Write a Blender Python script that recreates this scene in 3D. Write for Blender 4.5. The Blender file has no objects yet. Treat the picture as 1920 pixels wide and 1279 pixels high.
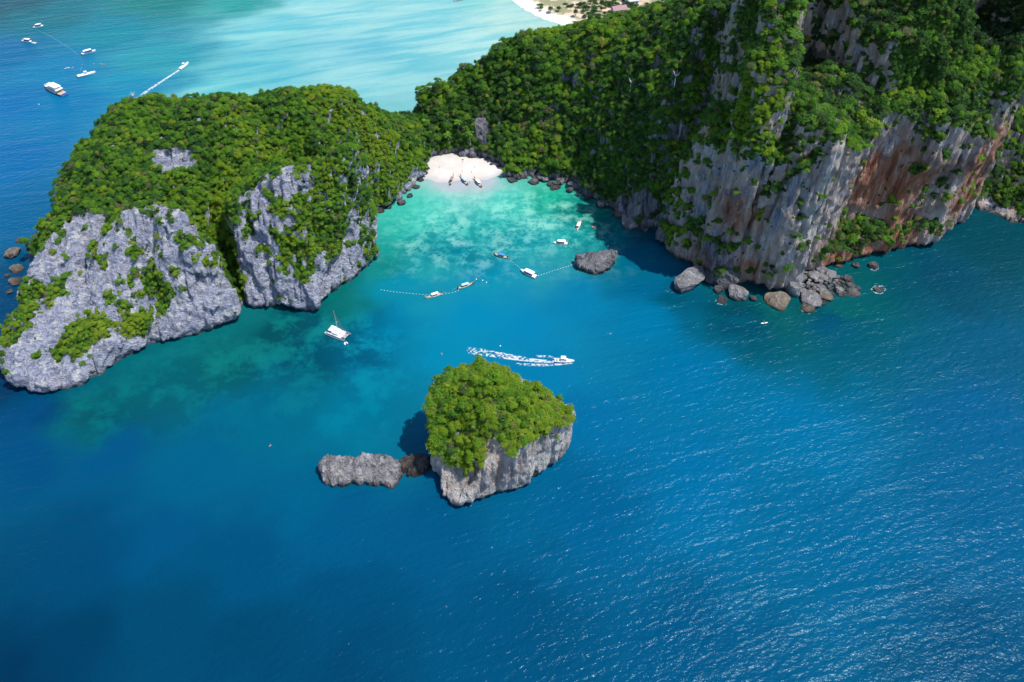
import bpy, math, random, time
import numpy as np
from mathutils import Vector, Matrix
from mathutils.bvhtree import BVHTree

T0 = time.time()
sc = bpy.context.scene
COL = sc.collection
rng = np.random.default_rng(7)
random.seed(7)

# ------------------------------------------------------------------ camera, sky, sun, exposure
CAM_H = 300.0
F_PX = 1920 * 28.0 / 36.0
cam_d = bpy.data.cameras.new('camera')
cam_d.lens = 28.0
cam_d.sensor_width = 36.0
cam_d.clip_start = 1.0
cam_d.clip_end = 20000.0
cam = bpy.data.objects.new('camera', cam_d)
cam.location = (0, 0, CAM_H)
cam.rotation_euler = (math.radians(45), 0, 0)
COL.objects.link(cam)
sc.camera = cam

SUN_AZ, SUN_EL = 101.0, 65.0          # azimuth clockwise from +Y
az, el = math.radians(SUN_AZ), math.radians(SUN_EL)
SUN = Vector((math.cos(el) * math.sin(az), math.cos(el) * math.cos(az), math.sin(el)))
world = bpy.data.worlds.new('World')
sc.world = world
world.use_nodes = True
wn = world.node_tree.nodes
wn.clear()
w_out = wn.new('ShaderNodeOutputWorld')
w_bg = wn.new('ShaderNodeBackground')
w_sky = wn.new('ShaderNodeTexSky')
w_sky.sky_type = 'NISHITA'
w_sky.sun_disc = False
w_sky.sun_elevation = el
w_sky.sun_rotation = az
w_sky.air_density = 1.0
w_sky.dust_density = 0.6
w_sky.ozone_density = 1.2
w_bg.inputs['Strength'].default_value = 0.15
world.node_tree.links.new(w_sky.outputs[0], w_bg.inputs[0])
world.node_tree.links.new(w_bg.outputs[0], w_out.inputs[0])
sun_d = bpy.data.lights.new('sun', 'SUN')
sun_d.energy = 4.2
sun_d.angle = math.radians(0.53)
sun_d.color = (1.0, 0.95, 0.87)
sun = bpy.data.objects.new('sun', sun_d)
sun.rotation_euler = SUN.to_track_quat('Z', 'Y').to_euler()
sun.location = SUN * 900
COL.objects.link(sun)
sc.view_settings.view_transform = 'Standard'
sc.view_settings.look = 'None'
sc.view_settings.gamma = 1.0
sc.view_settings.exposure = 0.48
sc.view_settings.use_curve_mapping = False
sc.cycles.max_bounces = 6
sc.cycles.diffuse_bounces = 3
sc.cycles.glossy_bounces = 2
sc.cycles.transparent_max_bounces = 6
sc.cycles.sample_clamp_indirect = 3.0
sc.cycles.sample_clamp_direct = 0.0

# ------------------------------------------------------------------ geometry helpers
S45 = math.sqrt(0.5)

def P(px, py, z=0.0):
    """world x, y of the point at height z seen at photo pixel px, py (1920 x 1279)"""
    dx = (px - 960) / F_PX
    dv = (py - 639.5) / F_PX
    t = (CAM_H - z) / (S45 * (1 + dv))
    return (t * dx, t * S45 * (1 - dv))

def P3(px, py, z=0.0):
    x, y = P(px, py, z)
    return (x, y, z)

def project(p):
    """world points (n,3) -> photo pixels and depth"""
    p = np.asarray(p, float)
    q = CAM_H - p[:, 2]
    depth = (p[:, 1] + q) * S45
    v = (p[:, 1] - q) * S45
    return 960 + F_PX * p[:, 0] / depth, 639.5 - F_PX * v / depth, depth

def hash3(ix, iy, iz, seed):
    n = (ix.astype(np.int64) * 374761393 + iy.astype(np.int64) * 668265263 + iz.astype(np.int64) * 2147483647 + seed * 974634777)
    n = (n ^ (n >> 13)) * 1274126177
    n = n ^ (n >> 16)
    return (n & 0xFFFFFF).astype(np.float32) / 0xFFFFFF

def vnoise(x, y, z, seed=0):
    """value noise 0..1 at arrays of points"""
    x = np.asarray(x, np.float32); y = np.asarray(y, np.float32); z = np.asarray(z, np.float32)
    x, y, z = np.broadcast_arrays(x, y, z)
    fx, fy, fz = np.floor(x), np.floor(y), np.floor(z)
    ix, iy, iz = fx.astype(np.int64), fy.astype(np.int64), fz.astype(np.int64)
    u, v, w = x - fx, y - fy, z - fz
    u = u * u * (3 - 2 * u); v = v * v * (3 - 2 * v); w = w * w * (3 - 2 * w)
    def c(a, b, d): return hash3(ix + a, iy + b, iz + d, seed)
    a = c(0, 0, 0) * (1 - u) + c(1, 0, 0) * u
    b = c(0, 1, 0) * (1 - u) + c(1, 1, 0) * u
    e = c(0, 0, 1) * (1 - u) + c(1, 0, 1) * u
    f = c(0, 1, 1) * (1 - u) + c(1, 1, 1) * u
    return (a * (1 - v) + b * v) * (1 - w) + (e * (1 - v) + f * v) * w

def fbm(x, y, z, octaves=4, seed=0, gain=0.5):
    s = 0; a = 1.0; t = 0; k = 1.0
    for o in range(octaves):
        s = s + a * vnoise(x * k + 17.3 * o, y * k + 5.1 * o, z * k + 9.7 * o, seed + o)
        t += a; a *= gain; k *= 2.03
    return s / t

def ridged(x, y, z, octaves=2, seed=0):
    s = 0; a = 1.0; t = 0; k = 1.0
    for o in range(octaves):
        s = s + a * (1 - abs(2 * vnoise(x * k, y * k, z * k, seed + o) - 1))
        t += a; a *= 0.5; k *= 2.1
    return s / t

def smoothstep(a, b, x):
    t = np.clip((x - a) / (b - a), 0, 1)
    return t * t * (3 - 2 * t)

def tps(pts, vals, X, Y, reg=0.02):
    """thin-plate spline through control points, evaluated on a grid"""
    pts = np.array(pts, float) / 100.0
    vals = np.array(vals, float)
    n = len(pts)
    d = np.linalg.norm(pts[:, None] - pts[None], axis=2)
    K = np.where(d > 0, d * d * np.log(d + 1e-12), 0) + reg * 0.05 * np.eye(n)
    Q = np.hstack([np.ones((n, 1)), pts])
    A = np.vstack([np.hstack([K, Q]), np.hstack([Q.T, np.zeros((3, 3))])])
    sol = np.linalg.solve(A, np.concatenate([vals, np.zeros((3,) + vals.shape[1:])]))
    shp = X.shape
    x = X.ravel() / 100.0; y = Y.ravel() / 100.0
    out = sol[n][None] + x[:, None] * sol[n + 1][None] + y[:, None] * sol[n + 2][None] if vals.ndim > 1 else sol[n] + x * sol[n + 1] + y * sol[n + 2]
    for i in range(n):
        r2 = (x - pts[i, 0]) ** 2 + (y - pts[i, 1]) ** 2 + 1e-12
        b = 0.5 * r2 * np.log(r2)
        out = out + (b[:, None] * sol[i][None] if vals.ndim > 1 else b * sol[i])
    return out.reshape(shp + vals.shape[1:])

def poly_sdf(poly, X, Y):
    """signed distance, positive inside"""
    poly = np.array(poly, float)
    d2 = np.full(X.shape, 1e12); inside = np.zeros(X.shape, bool)
    n = len(poly)
    for i in range(n):
        x0, y0 = poly[i]; x1, y1 = poly[(i + 1) % n]
        ex, ey = x1 - x0, y1 - y0
        wx, wy = X - x0, Y - y0
        t = np.clip((wx * ex + wy * ey) / (ex * ex + ey * ey + 1e-12), 0, 1)
        d2 = np.minimum(d2, (wx - t * ex) ** 2 + (wy - t * ey) ** 2)
        if y0 != y1:
            c = ((y0 > Y) != (y1 > Y)) & (X < (x1 - x0) * (Y - y0) / (y1 - y0) + x0)
            inside ^= c
    d = np.sqrt(d2)
    return np.where(inside, d, -d)

def smin(a, b, k):
    h = np.clip(0.5 + 0.5 * (b - a) / k, 0, 1)
    return b * (1 - h) + a * h - k * h * (1 - h)

def surface_nets(F, o, h):
    nx, ny, nz = F.shape
    N2, N1 = ny * nz, nz
    inside = F > 0
    cid, pos, quads = [], [], []
    for a in range(3):
        sl0 = [slice(None)] * 3; sl1 = [slice(None)] * 3
        sl0[a] = slice(0, -1); sl1[a] = slice(1, None)
        cr = inside[tuple(sl0)] != inside[tuple(sl1)]
        idx = np.argwhere(cr)
        b, c = [(1, 2), (2, 0), (0, 1)][a]
        lim = (nx, ny, nz)
        ok = (idx[:, b] > 0) & (idx[:, c] > 0) & (idx[:, b] < lim[b] - 1) & (idx[:, c] < lim[c] - 1)
        idx = idx[ok]
        f0 = F[idx[:, 0], idx[:, 1], idx[:, 2]]
        i1 = idx.copy(); i1[:, a] += 1
        f1 = F[i1[:, 0], i1[:, 1], i1[:, 2]]
        p = idx.astype(np.float32); p[:, a] += f0 / (f0 - f1)
        ids = []
        for db, dc in ((-1, -1), (0, -1), (0, 0), (-1, 0)):
            q = idx.copy(); q[:, b] += db; q[:, c] += dc
            ids.append(q[:, 0] * N2 + q[:, 1] * N1 + q[:, 2])
        ids = np.stack(ids, 1)
        flip = f0 < 0
        ids[flip] = ids[flip][:, ::-1]
        quads.append(ids)
        cid.append(ids.ravel()); pos.append(np.repeat(p, 4, axis=0))
    cid = np.concatenate(cid); pos = np.concatenate(pos); quads = np.concatenate(quads)
    u, inv = np.unique(cid, return_inverse=True)
    cnt = np.bincount(inv)
    V = np.stack([np.bincount(inv, pos[:, k]) / cnt for k in range(3)], 1)
    Q = np.searchsorted(u, quads)
    return V * h + np.array(o), Q

def vert_normals(V, Q):
    a, b, c, d = (V[Q[:, k]] for k in range(4))
    n = np.cross(c - a, d - b)
    out = np.zeros_like(V)
    for k in range(4):
        for j in range(3):
            out[:, j] += np.bincount(Q[:, k], n[:, j], len(V))
    return out / (np.linalg.norm(out, axis=1, keepdims=True) + 1e-9)

def mesh_np(name, V, Qs, attrs=None, smooth=True):
    me = bpy.data.meshes.new(name)
    V = np.asarray(V, np.float32); Qs = np.asarray(Qs, np.int32)
    k = Qs.shape[1]
    me.vertices.add(len(V)); me.vertices.foreach_set('co', V.ravel())
    me.loops.add(Qs.size); me.loops.foreach_set('vertex_index', Qs.ravel())
    me.polygons.add(len(Qs))
    me.polygons.foreach_set('loop_start', np.arange(0, Qs.size, k, dtype=np.int32))
    me.polygons.foreach_set('loop_total', np.full(len(Qs), k, np.int32))
    me.polygons.foreach_set('use_smooth', np.full(len(Qs), smooth, bool))
    for an, av in (attrs or {}).items():
        av = np.asarray(av, np.float32)
        if av.ndim == 2:
            at = me.attributes.new(an, 'FLOAT_COLOR', 'POINT')
            at.data.foreach_set('color', np.hstack([av, np.ones((len(av), 1), np.float32)]).ravel())
        else:
            at = me.attributes.new(an, 'FLOAT', 'POINT')
            at.data.foreach_set('value', av)
    me.update(calc_edges=True)
    return me

def link(name, me, mat=None, parent=None, kind=None, label=None, category=None, group=None):
    o = bpy.data.objects.new(name, me)
    COL.objects.link(o)
    if mat is not None and me is not None and len(me.materials) == 0:
        me.materials.append(mat)
    if parent: o.parent = parent
    tag(o, label, category, group, kind)
    return o

def tag(o, label=None, category=None, group=None, kind=None):
    if kind: o['kind'] = kind
    if label: o['label'] = label
    if category: o['category'] = category
    if group: o['group'] = group
    return o

def thing(name, label, category, loc=(0, 0, 0), rz=0.0, group=None, scale=1.0):
    o = bpy.data.objects.new(name, None)
    COL.objects.link(o)
    o.empty_display_size = 0.5
    o.location = loc; o.rotation_euler = (0, 0, rz); o.scale = (scale,) * 3
    return tag(o, label, category, group)

# ------------------------------------------------------------------ material helpers
class NT:
    def __init__(self, name):
        self.m = bpy.data.materials.new(name); self.m.use_nodes = True
        self.t = self.m.node_tree; self.n = self.t.nodes; self.n.clear()
        self.out = self.n.new('ShaderNodeOutputMaterial')
    def add(self, typ, ins=None, **kw):
        nd = self.n.new(typ)
        for k, v in kw.items(): setattr(nd, k, v)
        for k, v in (ins or {}).items(): self.put(nd, k, v)
        return nd
    def put(self, nd, k, v):
        s = nd.inputs[k]
        if isinstance(v, bpy.types.NodeSocket): self.t.links.new(v, s)
        elif isinstance(v, bpy.types.Node): self.t.links.new(v.outputs[0], s)
        else: s.default_value = v
    def pos(self, scale=(1, 1, 1), obj=False):
        src = self.add('ShaderNodeTexCoord').outputs['Object'] if obj else self.add('ShaderNodeNewGeometry').outputs['Position']
        return self.add('ShaderNodeVectorMath', {0: src, 1: scale}, operation='MULTIPLY').outputs[0]
    def noise(self, vec, scale=1.0, detail=4.0, rough=0.5, dist=0.0):
        return self.add('ShaderNodeTexNoise', {'Vector': vec, 'Scale': scale, 'Detail': detail, 'Roughness': rough, 'Distortion': dist}).outputs[0]
    def ramp(self, fac, stops, interp='LINEAR'):
        r = self.add('ShaderNodeValToRGB', {'Fac': fac})
        r.color_ramp.interpolation = interp
        e = r.color_ramp.elements
        while len(e) < len(stops): e.new(0.5)
        for i, (p, c) in enumerate(stops):
            e[i].position = p
            e[i].color = (c if len(c) == 4 else tuple(c) + (1,)) if not isinstance(c, (int, float)) else (c, c, c, 1)
        return r.outputs[0]
    def mix(self, f, a, b, blend='MIX'):
        m = self.add('ShaderNodeMix', data_type='RGBA', blend_type=blend)
        self.put(m, 0, f); self.put(m, 6, a if not isinstance(a, tuple) else a + (1,) * (4 - len(a))); self.put(m, 7, b if not isinstance(b, tuple) else b + (1,) * (4 - len(b)))
        return m.outputs[2]
    def math(self, op, a, b=0.0, c=None, clamp=False):
        m = self.add('ShaderNodeMath', {0: a, 1: b}, operation=op, use_clamp=clamp)
        if c is not None: self.put(m, 2, c)
        return m.outputs[0]
    def attr(self, name):
        return self.add('ShaderNodeAttribute', attribute_name=name)
    def finish(self, color, rough=0.8, normal=None, **extra):
        b = self.add('ShaderNodeBsdfPrincipled', {'Base Color': color, 'Roughness': rough})
        if normal is not None: self.put(b, 'Normal', normal)
        for k, v in extra.items(): self.put(b, k.replace('_', ' '), v)
        self.t.links.new(b.outputs[0], self.out.inputs[0])
        return self.m

def plain(name, col, rough=0.5, spec=0.5, noise=0.08, metal=0.0):
    t = NT(name)
    n = t.noise(t.pos(obj=True), 1.7, 3)
    c = t.mix(t.math('MULTIPLY', n, 1.0), tuple(x * (1 - noise) for x in col), tuple(min(1, x * (1 + noise)) for x in col))
    return t.finish(c, rough, **{'Specular_IOR_Level': spec, 'Metallic': metal})
# ------------------------------------------------------------------ terrain: bodies described by coast, top surface and cliff profile
def body(poly, ctrl, lean=0.25, notch=2.0, k=3.0, prof=None):
    return dict(poly=poly, ctrl=ctrl, lean=lean, notch=notch, k=k, prof=prof)

def pp(lst):
    return [P(*q) for q in lst]

def cc(lst):
    """control points (px, py, z) -> world"""
    return [(P(a, b, z), z) for a, b, z in lst]

def ww(lst):
    return [((x, y), z) for x, y, z in lst]

BODIES = {}
# the headland's wooded main mass
def cliff_profile(z, x, y):
    def g(px, py, r):
        gx, gy = P(px, py)
        return np.exp(-((x - gx) ** 2 + (y - gy) ** 2) / (r * r))
    up = smoothstep(8, 28, z)
    return 17 * g(1596, 484, 17) * up * (1 - 0.4 * smoothstep(60, 90, z)) + 5 * g(1700, 460, 14) * smoothstep(3, 20, z) * (1 - smoothstep(45, 70, z)) - 4 * g(1745, 452, 9) + 6 * g(1322, 506, 8) * smoothstep(10, 30, z) + 0.16 * z * g(1262, 470, 22) - 5.5 * g(1480, 536, 6)
BODIES['headland'] = body(
    [(-258, 303)] + pp([(40, 700), (75, 718), (190, 690), (345, 615), (430, 590), (470, 570), (560, 560), (640, 500), (690, 430),
        (702, 396), (745, 383), (776, 358), (797, 325), (806, 306)]) + [(-45, 495), (-60, 512), (-110, 505), (-160, 492), (-200, 478), (-240, 466), (-258, 440), (-262, 405), (-261, 360), (-259, 330)],
    cc([(130, 256, 47), (200, 214, 54), (300, 198, 58), (400, 196, 60), (450, 190, 63), (520, 186, 66), (600, 172, 70), (650, 190, 65),
        (700, 225, 48), (748, 262, 28), (105, 316, 46), (84, 384, 40), (60, 448, 31), (200, 300, 58), (320, 290, 58), (420, 290, 58),
        (500, 260, 60), (590, 250, 62), (660, 260, 56), (700, 300, 33), (740, 330, 14), (120, 390, 42), (200, 380, 46),
        (300, 360, 47), (380, 370, 43), (430, 420, 28), (445, 470, 17), (452, 540, 6), (350, 600, 12),
        (560, 300, 46), (640, 300, 42), (690, 340, 26), (590, 500, 8), (200, 650, 10), (80, 650, 15), (250, 500, 26), (100, 520, 26), (790, 290, 12)])
    + ww([(-258, 452, 26), (-240, 468, 18), (-262, 425, 36), (-114, 462, 50), (-150, 460, 46), (-85, 462, 40), (-60, 512, 15), (-110, 500, 15), (-200, 476, 12), (-290, 430, 10), (-300, 380, 14), (-130, 480, 40), (-200, 465, 32)]),
    lean=0.18, notch=2.2, k=6.0)
# the two bare limestone bluffs and the low spur in front of it
BODIES['bluff_right'] = body(
    pp([(470, 580), (478, 583), (520, 574), (545, 582), (590, 586), (606, 566), (645, 537), (682, 510), (708, 481), (709, 455), (702, 425), (690, 400), (600, 400), (500, 400), (456, 430), (446, 470), (457, 540)]),
    cc([(450, 375, 53), (480, 348, 59), (520, 328, 65), (560, 318, 68), (620, 312, 70), (660, 338, 65), (690, 368, 55), (704, 420, 44), (600, 400, 49),
        (520, 420, 46), (600, 500, 24), (660, 450, 37), (500, 510, 21), (560, 570, 7), (460, 440, 38), (700, 470, 20)])
    + ww([(-140, 388, 30), (-100, 388, 36), (-175, 372, 28), (-120, 400, 28)]),
    lean=0.05, notch=2.6, k=4.0)
BODIES['bluff_left'] = body(
    pp([(225, 668), (276, 652), (345, 633), (400, 616), (440, 603), (452, 594), (444, 560), (424, 500), (330, 470), (220, 470), (200, 560), (210, 640)]),
    cc([(240, 402, 52), (290, 384, 59), (340, 408, 54), (398, 462, 42), (432, 512, 29), (442, 570, 13), (330, 500, 36), (250, 480, 40),
        (300, 560, 21), (380, 540, 23), (300, 625, 8), (400, 600, 9), (230, 640, 9), (215, 560, 24), (270, 430, 51), (360, 470, 43)])
    + ww([(-190, 362, 25), (-230, 348, 30), (-160, 342, 16)]),
    lean=0.08, notch=2.4, k=5.0)
BODIES['bluff_far_left'] = body(
    pp([(36, 728), (75, 740), (130, 727), (190, 712), (232, 670), (240, 600), (180, 500), (60, 480)]) + [(-257, 352), (-258, 330), (-257, 305), (-258, 285), P(14, 695)],
    cc([(150, 400, 44), (190, 415, 42), (110, 430, 40), (60, 480, 33), (200, 480, 34), (130, 520, 27), (50, 560, 22), (5, 600, 22), (5, 640, 15),
        (60, 690, 11), (140, 600, 19), (200, 600, 18), (220, 560, 22), (110, 650, 14), (100, 715, 6), (190, 690, 7), (230, 520, 30)])
    + ww([(-270, 370, 22), (-215, 360, 25), (-305, 320, 10)]),
    lean=0.12, notch=2.4, k=5.0)
# the wooded slope behind the bay
BODIES['slope'] = body(
    pp([(800, 301), (850, 296), (905, 297), (928, 306), (950, 318), (944, 334), (985, 338), (1030, 345), (1062, 350), (1100, 371), (1140, 390), (1165, 408), (1188, 425), (1215, 428), (1245, 440)])
    + [(130, 400), (200, 420), (300, 470), (420, 520), (420, 620), (140, 620), (90, 590), (40, 585), (0, 560), (-50, 540), (-75, 520), (-60, 495)],
    cc([(830, 280, 3), (870, 286, 3), (900, 290, 5), (870, 245, 14), (870, 185, 27), (870, 134, 40), (820, 166, 34), (770, 188, 29), (725, 200, 24), (790, 230, 14),
        (940, 98, 52), (1000, 70, 62), (1050, 60, 68), (1110, 50, 77), (1180, 34, 86), (1280, 8, 100), (940, 240, 17), (1000, 200, 34), (1000, 290, 10), (1060, 320, 7),
        (1100, 355, 4), (1100, 300, 17), (1100, 200, 44), (1100, 110, 66), (1150, 380, 6), (1150, 330, 18), (1150, 260, 40), (1200, 330, 30),
        (1200, 395, 10), (1250, 250, 62), (1230, 420, 10), (1200, 180, 68), (1250, 320, 42), (950, 325, 4), (1280, 100, 98), (1340, 60, 118)])
    + ww([(200, 430, 110), (300, 480, 130), (410, 540, 140), (100, 560, 40), (60, 570, 20), (0, 552, 14), (-50, 534, 8), (140, 610, 10), (300, 600, 60), (400, 610, 60)]),
    lean=0.3, notch=0.8, k=4.0)
# the tall cliff on the right
BODIES['cliff'] = body(
    pp([(1236, 440), (1240, 455), (1262, 482), (1300, 500), (1350, 517), (1400, 532), (1440, 546), (1462, 548), (1484, 536), (1496, 514), (1535, 502), (1600, 487), (1680, 467), (1738, 453), (1760, 440), (1788, 422), (1806, 400)])
    + [(291, 428), (296, 455), (300, 500), (200, 470), (130, 425)],
    cc([(1255, 300, 54), (1300, 320, 58), (1345, 346, 60), (1400, 350, 62), (1450, 345, 66), (1500, 325, 76), (1540, 285, 88), (1563, 262, 95), (1572, 268, 93),
        (1598, 292, 80), (1640, 258, 82), (1700, 245, 84), (1760, 235, 83), (1810, 220, 84), (1860, 200, 87), (1910, 185, 90),
        (1300, 290, 64), (1400, 290, 76), (1480, 280, 84), (1600, 240, 84), (1550, 200, 98), (1700, 200, 92), (1800, 185, 94), (1900, 130, 106), (1600, 190, 96), (1700, 180, 96)])
    + ww([(420, 460, 110), (300, 450, 104), (200, 440, 100), (140, 420, 80)]),
    lean=0.015, notch=2.6, k=1.6, prof=cliff_profile)
# peaks rising from the cliff's top, cut by the picture's upper edge
BODIES['peak'] = body(
    pp([(1352, 225, 78), (1345, 290, 78), (1400, 300, 82), (1475, 270, 90), (1500, 230, 94), (1502, 180, 98), (1504, 100, 112)]) + [(175, 425), (110, 440), (106, 400)],
    cc([(1365, 190, 96), (1358, 110, 118), (1400, 60, 132), (1450, 20, 144), (1500, 10, 146), (1420, 180, 108), (1480, 160, 114), (1400, 260, 90), (1480, 250, 94), (1440, 100, 128)])
    + ww([(150, 410, 158), (120, 420, 140), (140, 440, 140), (175, 430, 130)]),
    lean=0.08, notch=0.0, k=4.0)
BODIES['peak_wall'] = body(
    pp([(1572, 170, 97), (1604, 185, 96), (1680, 190, 95), (1760, 175, 97), (1790, 150, 99)]) + [(238, 425), (226, 470), (180, 500), (150, 470), (160, 425)],
    cc([(1600, 160, 102), (1700, 160, 104), (1770, 140, 108), (1640, 90, 120), (1740, 90, 122), (1600, 40, 134), (1680, 10, 146), (1780, 20, 138)])
    + ww([(200, 430, 165), (225, 440, 165), (200, 480, 185), (160, 460, 160)]),
    lean=0.05, notch=0.0, k=4.0)
BODIES['peak_far'] = body(
    [(236, 454), (258, 426), (281, 405), (288, 430), (300, 480), (330, 600), (250, 600), (215, 520), (222, 474)],
    ww([(262, 440, 195), (285, 440, 200), (300, 500, 210), (300, 560, 200), (240, 540, 190), (240, 460, 185), (280, 412, 190)]),
    lean=0.0, notch=0.0, k=4.0)
BODIES['cove_side'] = body(
    pp([(1826, 386), (1850, 400), (1885, 412), (1930, 423)]) + [(350, 398), (420, 400), (430, 470), (300, 470), (285, 432)],
    cc([(1850, 375, 4), (1880, 340, 14), (1900, 300, 26), (1915, 270, 36), (1900, 390, 5)]) + ww([(300, 440, 40), (420, 410, 10), (420, 480, 70), (340, 470, 60)]),
    lean=0.25, notch=0.8, k=3.0)

TILT = math.radians(40)
def tilted(x, y, z):
    """on the sloping bluffs the flutes run down the slope, elsewhere straight down"""
    m = (x < -60)
    return x, np.where(m, y * math.cos(TILT) - z * math.sin(TILT), y), np.where(m, y * math.sin(TILT) + z * math.cos(TILT), z)

def build_field(bodies, x0, x1, y0, y1, z0, z1, h, rough=1.0):
    xs = np.arange(x0, x1, h); ys = np.arange(y0, y1, h); zs = np.arange(z0, z1, h)
    X, Y = np.meshgrid(xs, ys, indexing='ij')
    F = np.full((len(xs), len(ys), len(zs)), -20.0, np.float32)
    wob = 3.0 * (fbm(X / 14, Y / 14, 0 * X, 3, 11) - 0.5) * 2 * rough
    hill = (fbm(X / 22, Y / 22, 0 * X + 3, 3, 31) - 0.5) * 2
    for nm, b in bodies.items():
        pts = np.array(b['poly'])
        ix = np.where((xs > pts[:, 0].min() - 12) & (xs < pts[:, 0].max() + 12))[0]
        iy = np.where((ys > pts[:, 1].min() - 12) & (ys < pts[:, 1].max() + 12))[0]
        sx = slice(ix[0], ix[-1] + 1); sy = slice(iy[0], iy[-1] + 1)
        x, y = X[sx, sy], Y[sx, sy]
        D = poly_sdf(b['poly'], x, y) + wob[sx, sy] * b.get('wob', 1.0)
        c = b['ctrl']
        Tt = tps([q[0] for q in c], [q[1] for q in c], x, y)
        zc = [q[1] for q in c]
        Tt = np.clip(Tt, min(zc) - 6, max(zc) + 6) + hill[sx, sy] * 1.8 * rough
        g = np.gradient(Tt, h)
        sl = np.sqrt(1 + g[0] ** 2 + g[1] ** 2)
        for kz, z in enumerate(zs):
            inset = b['lean'] * max(z, 0) + b['notch'] * max(0.0, min(1.0, (3.6 - z) / 2.4))
            if b['prof']: inset = inset + b['prof'](z, x, y)
            f = smin(D - inset, (Tt - z) / sl, b['k'])
            np.maximum(F[sx, sy, kz], f, out=F[sx, sy, kz])
    # rock relief in the band round the surface
    band = np.argwhere(np.abs(F) < 5.5)
    bx = x0 + band[:, 0] * h; by = y0 + band[:, 1] * h; bz = z0 + band[:, 2] * h
    bx, by, bz = tilted(bx, by, bz)
    rg = ridged(bx / 11, by / 11, bz / 70, 2, 13)
    n = (ridged(bx / 5.5, by / 5.5, bz / 34, 2, 3) - 0.62) * 4.0 - smoothstep(0.72, 0.98, rg) * 3.6 + 0.8 + (fbm(bx / 13, by / 13, bz / 10, 3, 5) - 0.5) * 7.0
    F[band[:, 0], band[:, 1], band[:, 2]] += (n * rough).astype(np.float32)
    F[0] = F[-1] = -1; F[:, 0] = F[:, -1] = -1
    F[:, :, -1] = -1
    return F, (x0, y0, z0)

VOX = 1.0
Fld, org = build_field(BODIES, -330, 420, 262, 620, -2.4, 205, VOX)
TV, TQ = surface_nets(Fld, org, VOX)
del Fld
keepq = TV[TQ].min(axis=1)[:, 2] > -2.2
TQ = TQ[keepq]
print('terrain', len(TV), len(TQ), round(time.time() - T0, 1))
TN = vert_normals(TV, TQ)

def roughen(V, N, amt=1.0, seed=0, s=1.0):
    steep = 1 - smoothstep(0.62, 0.85, N[:, 2])
    X_, Y_, Z_ = tilted(V[:, 0], V[:, 1], V[:, 2])
    d = (fbm(X_ / 2.1 / s, Y_ / 2.1 / s, Z_ / 6.5 / s, 3, 50 + seed) - 0.5) * 3.4 + (ridged(X_ / 3.2 / s, Y_ / 3.2 / s, Z_ / 18 / s, 2, 70 + seed) - 0.6) * 2.6
    return V + N * (d * (0.25 + 0.75 * steep) * amt)[:, None]
TV = roughen(TV, TN, 0.9)
TN = vert_normals(TV, TQ)
# ------------------------------------------------------------------ where green grows and where rock is bare or rust stained
def blobs(V, lst, k=1.0):
    s = np.zeros(len(V))
    for px, py, z, r, a in lst:
        x, y = P(px, py, z)
        d2 = ((V[:, 0] - x) ** 2 + (V[:, 1] - y) ** 2 + (V[:, 2] - z) ** 2) / (r * r)
        s += a * np.exp(-d2 * 1.2 * k)
    return s

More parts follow.
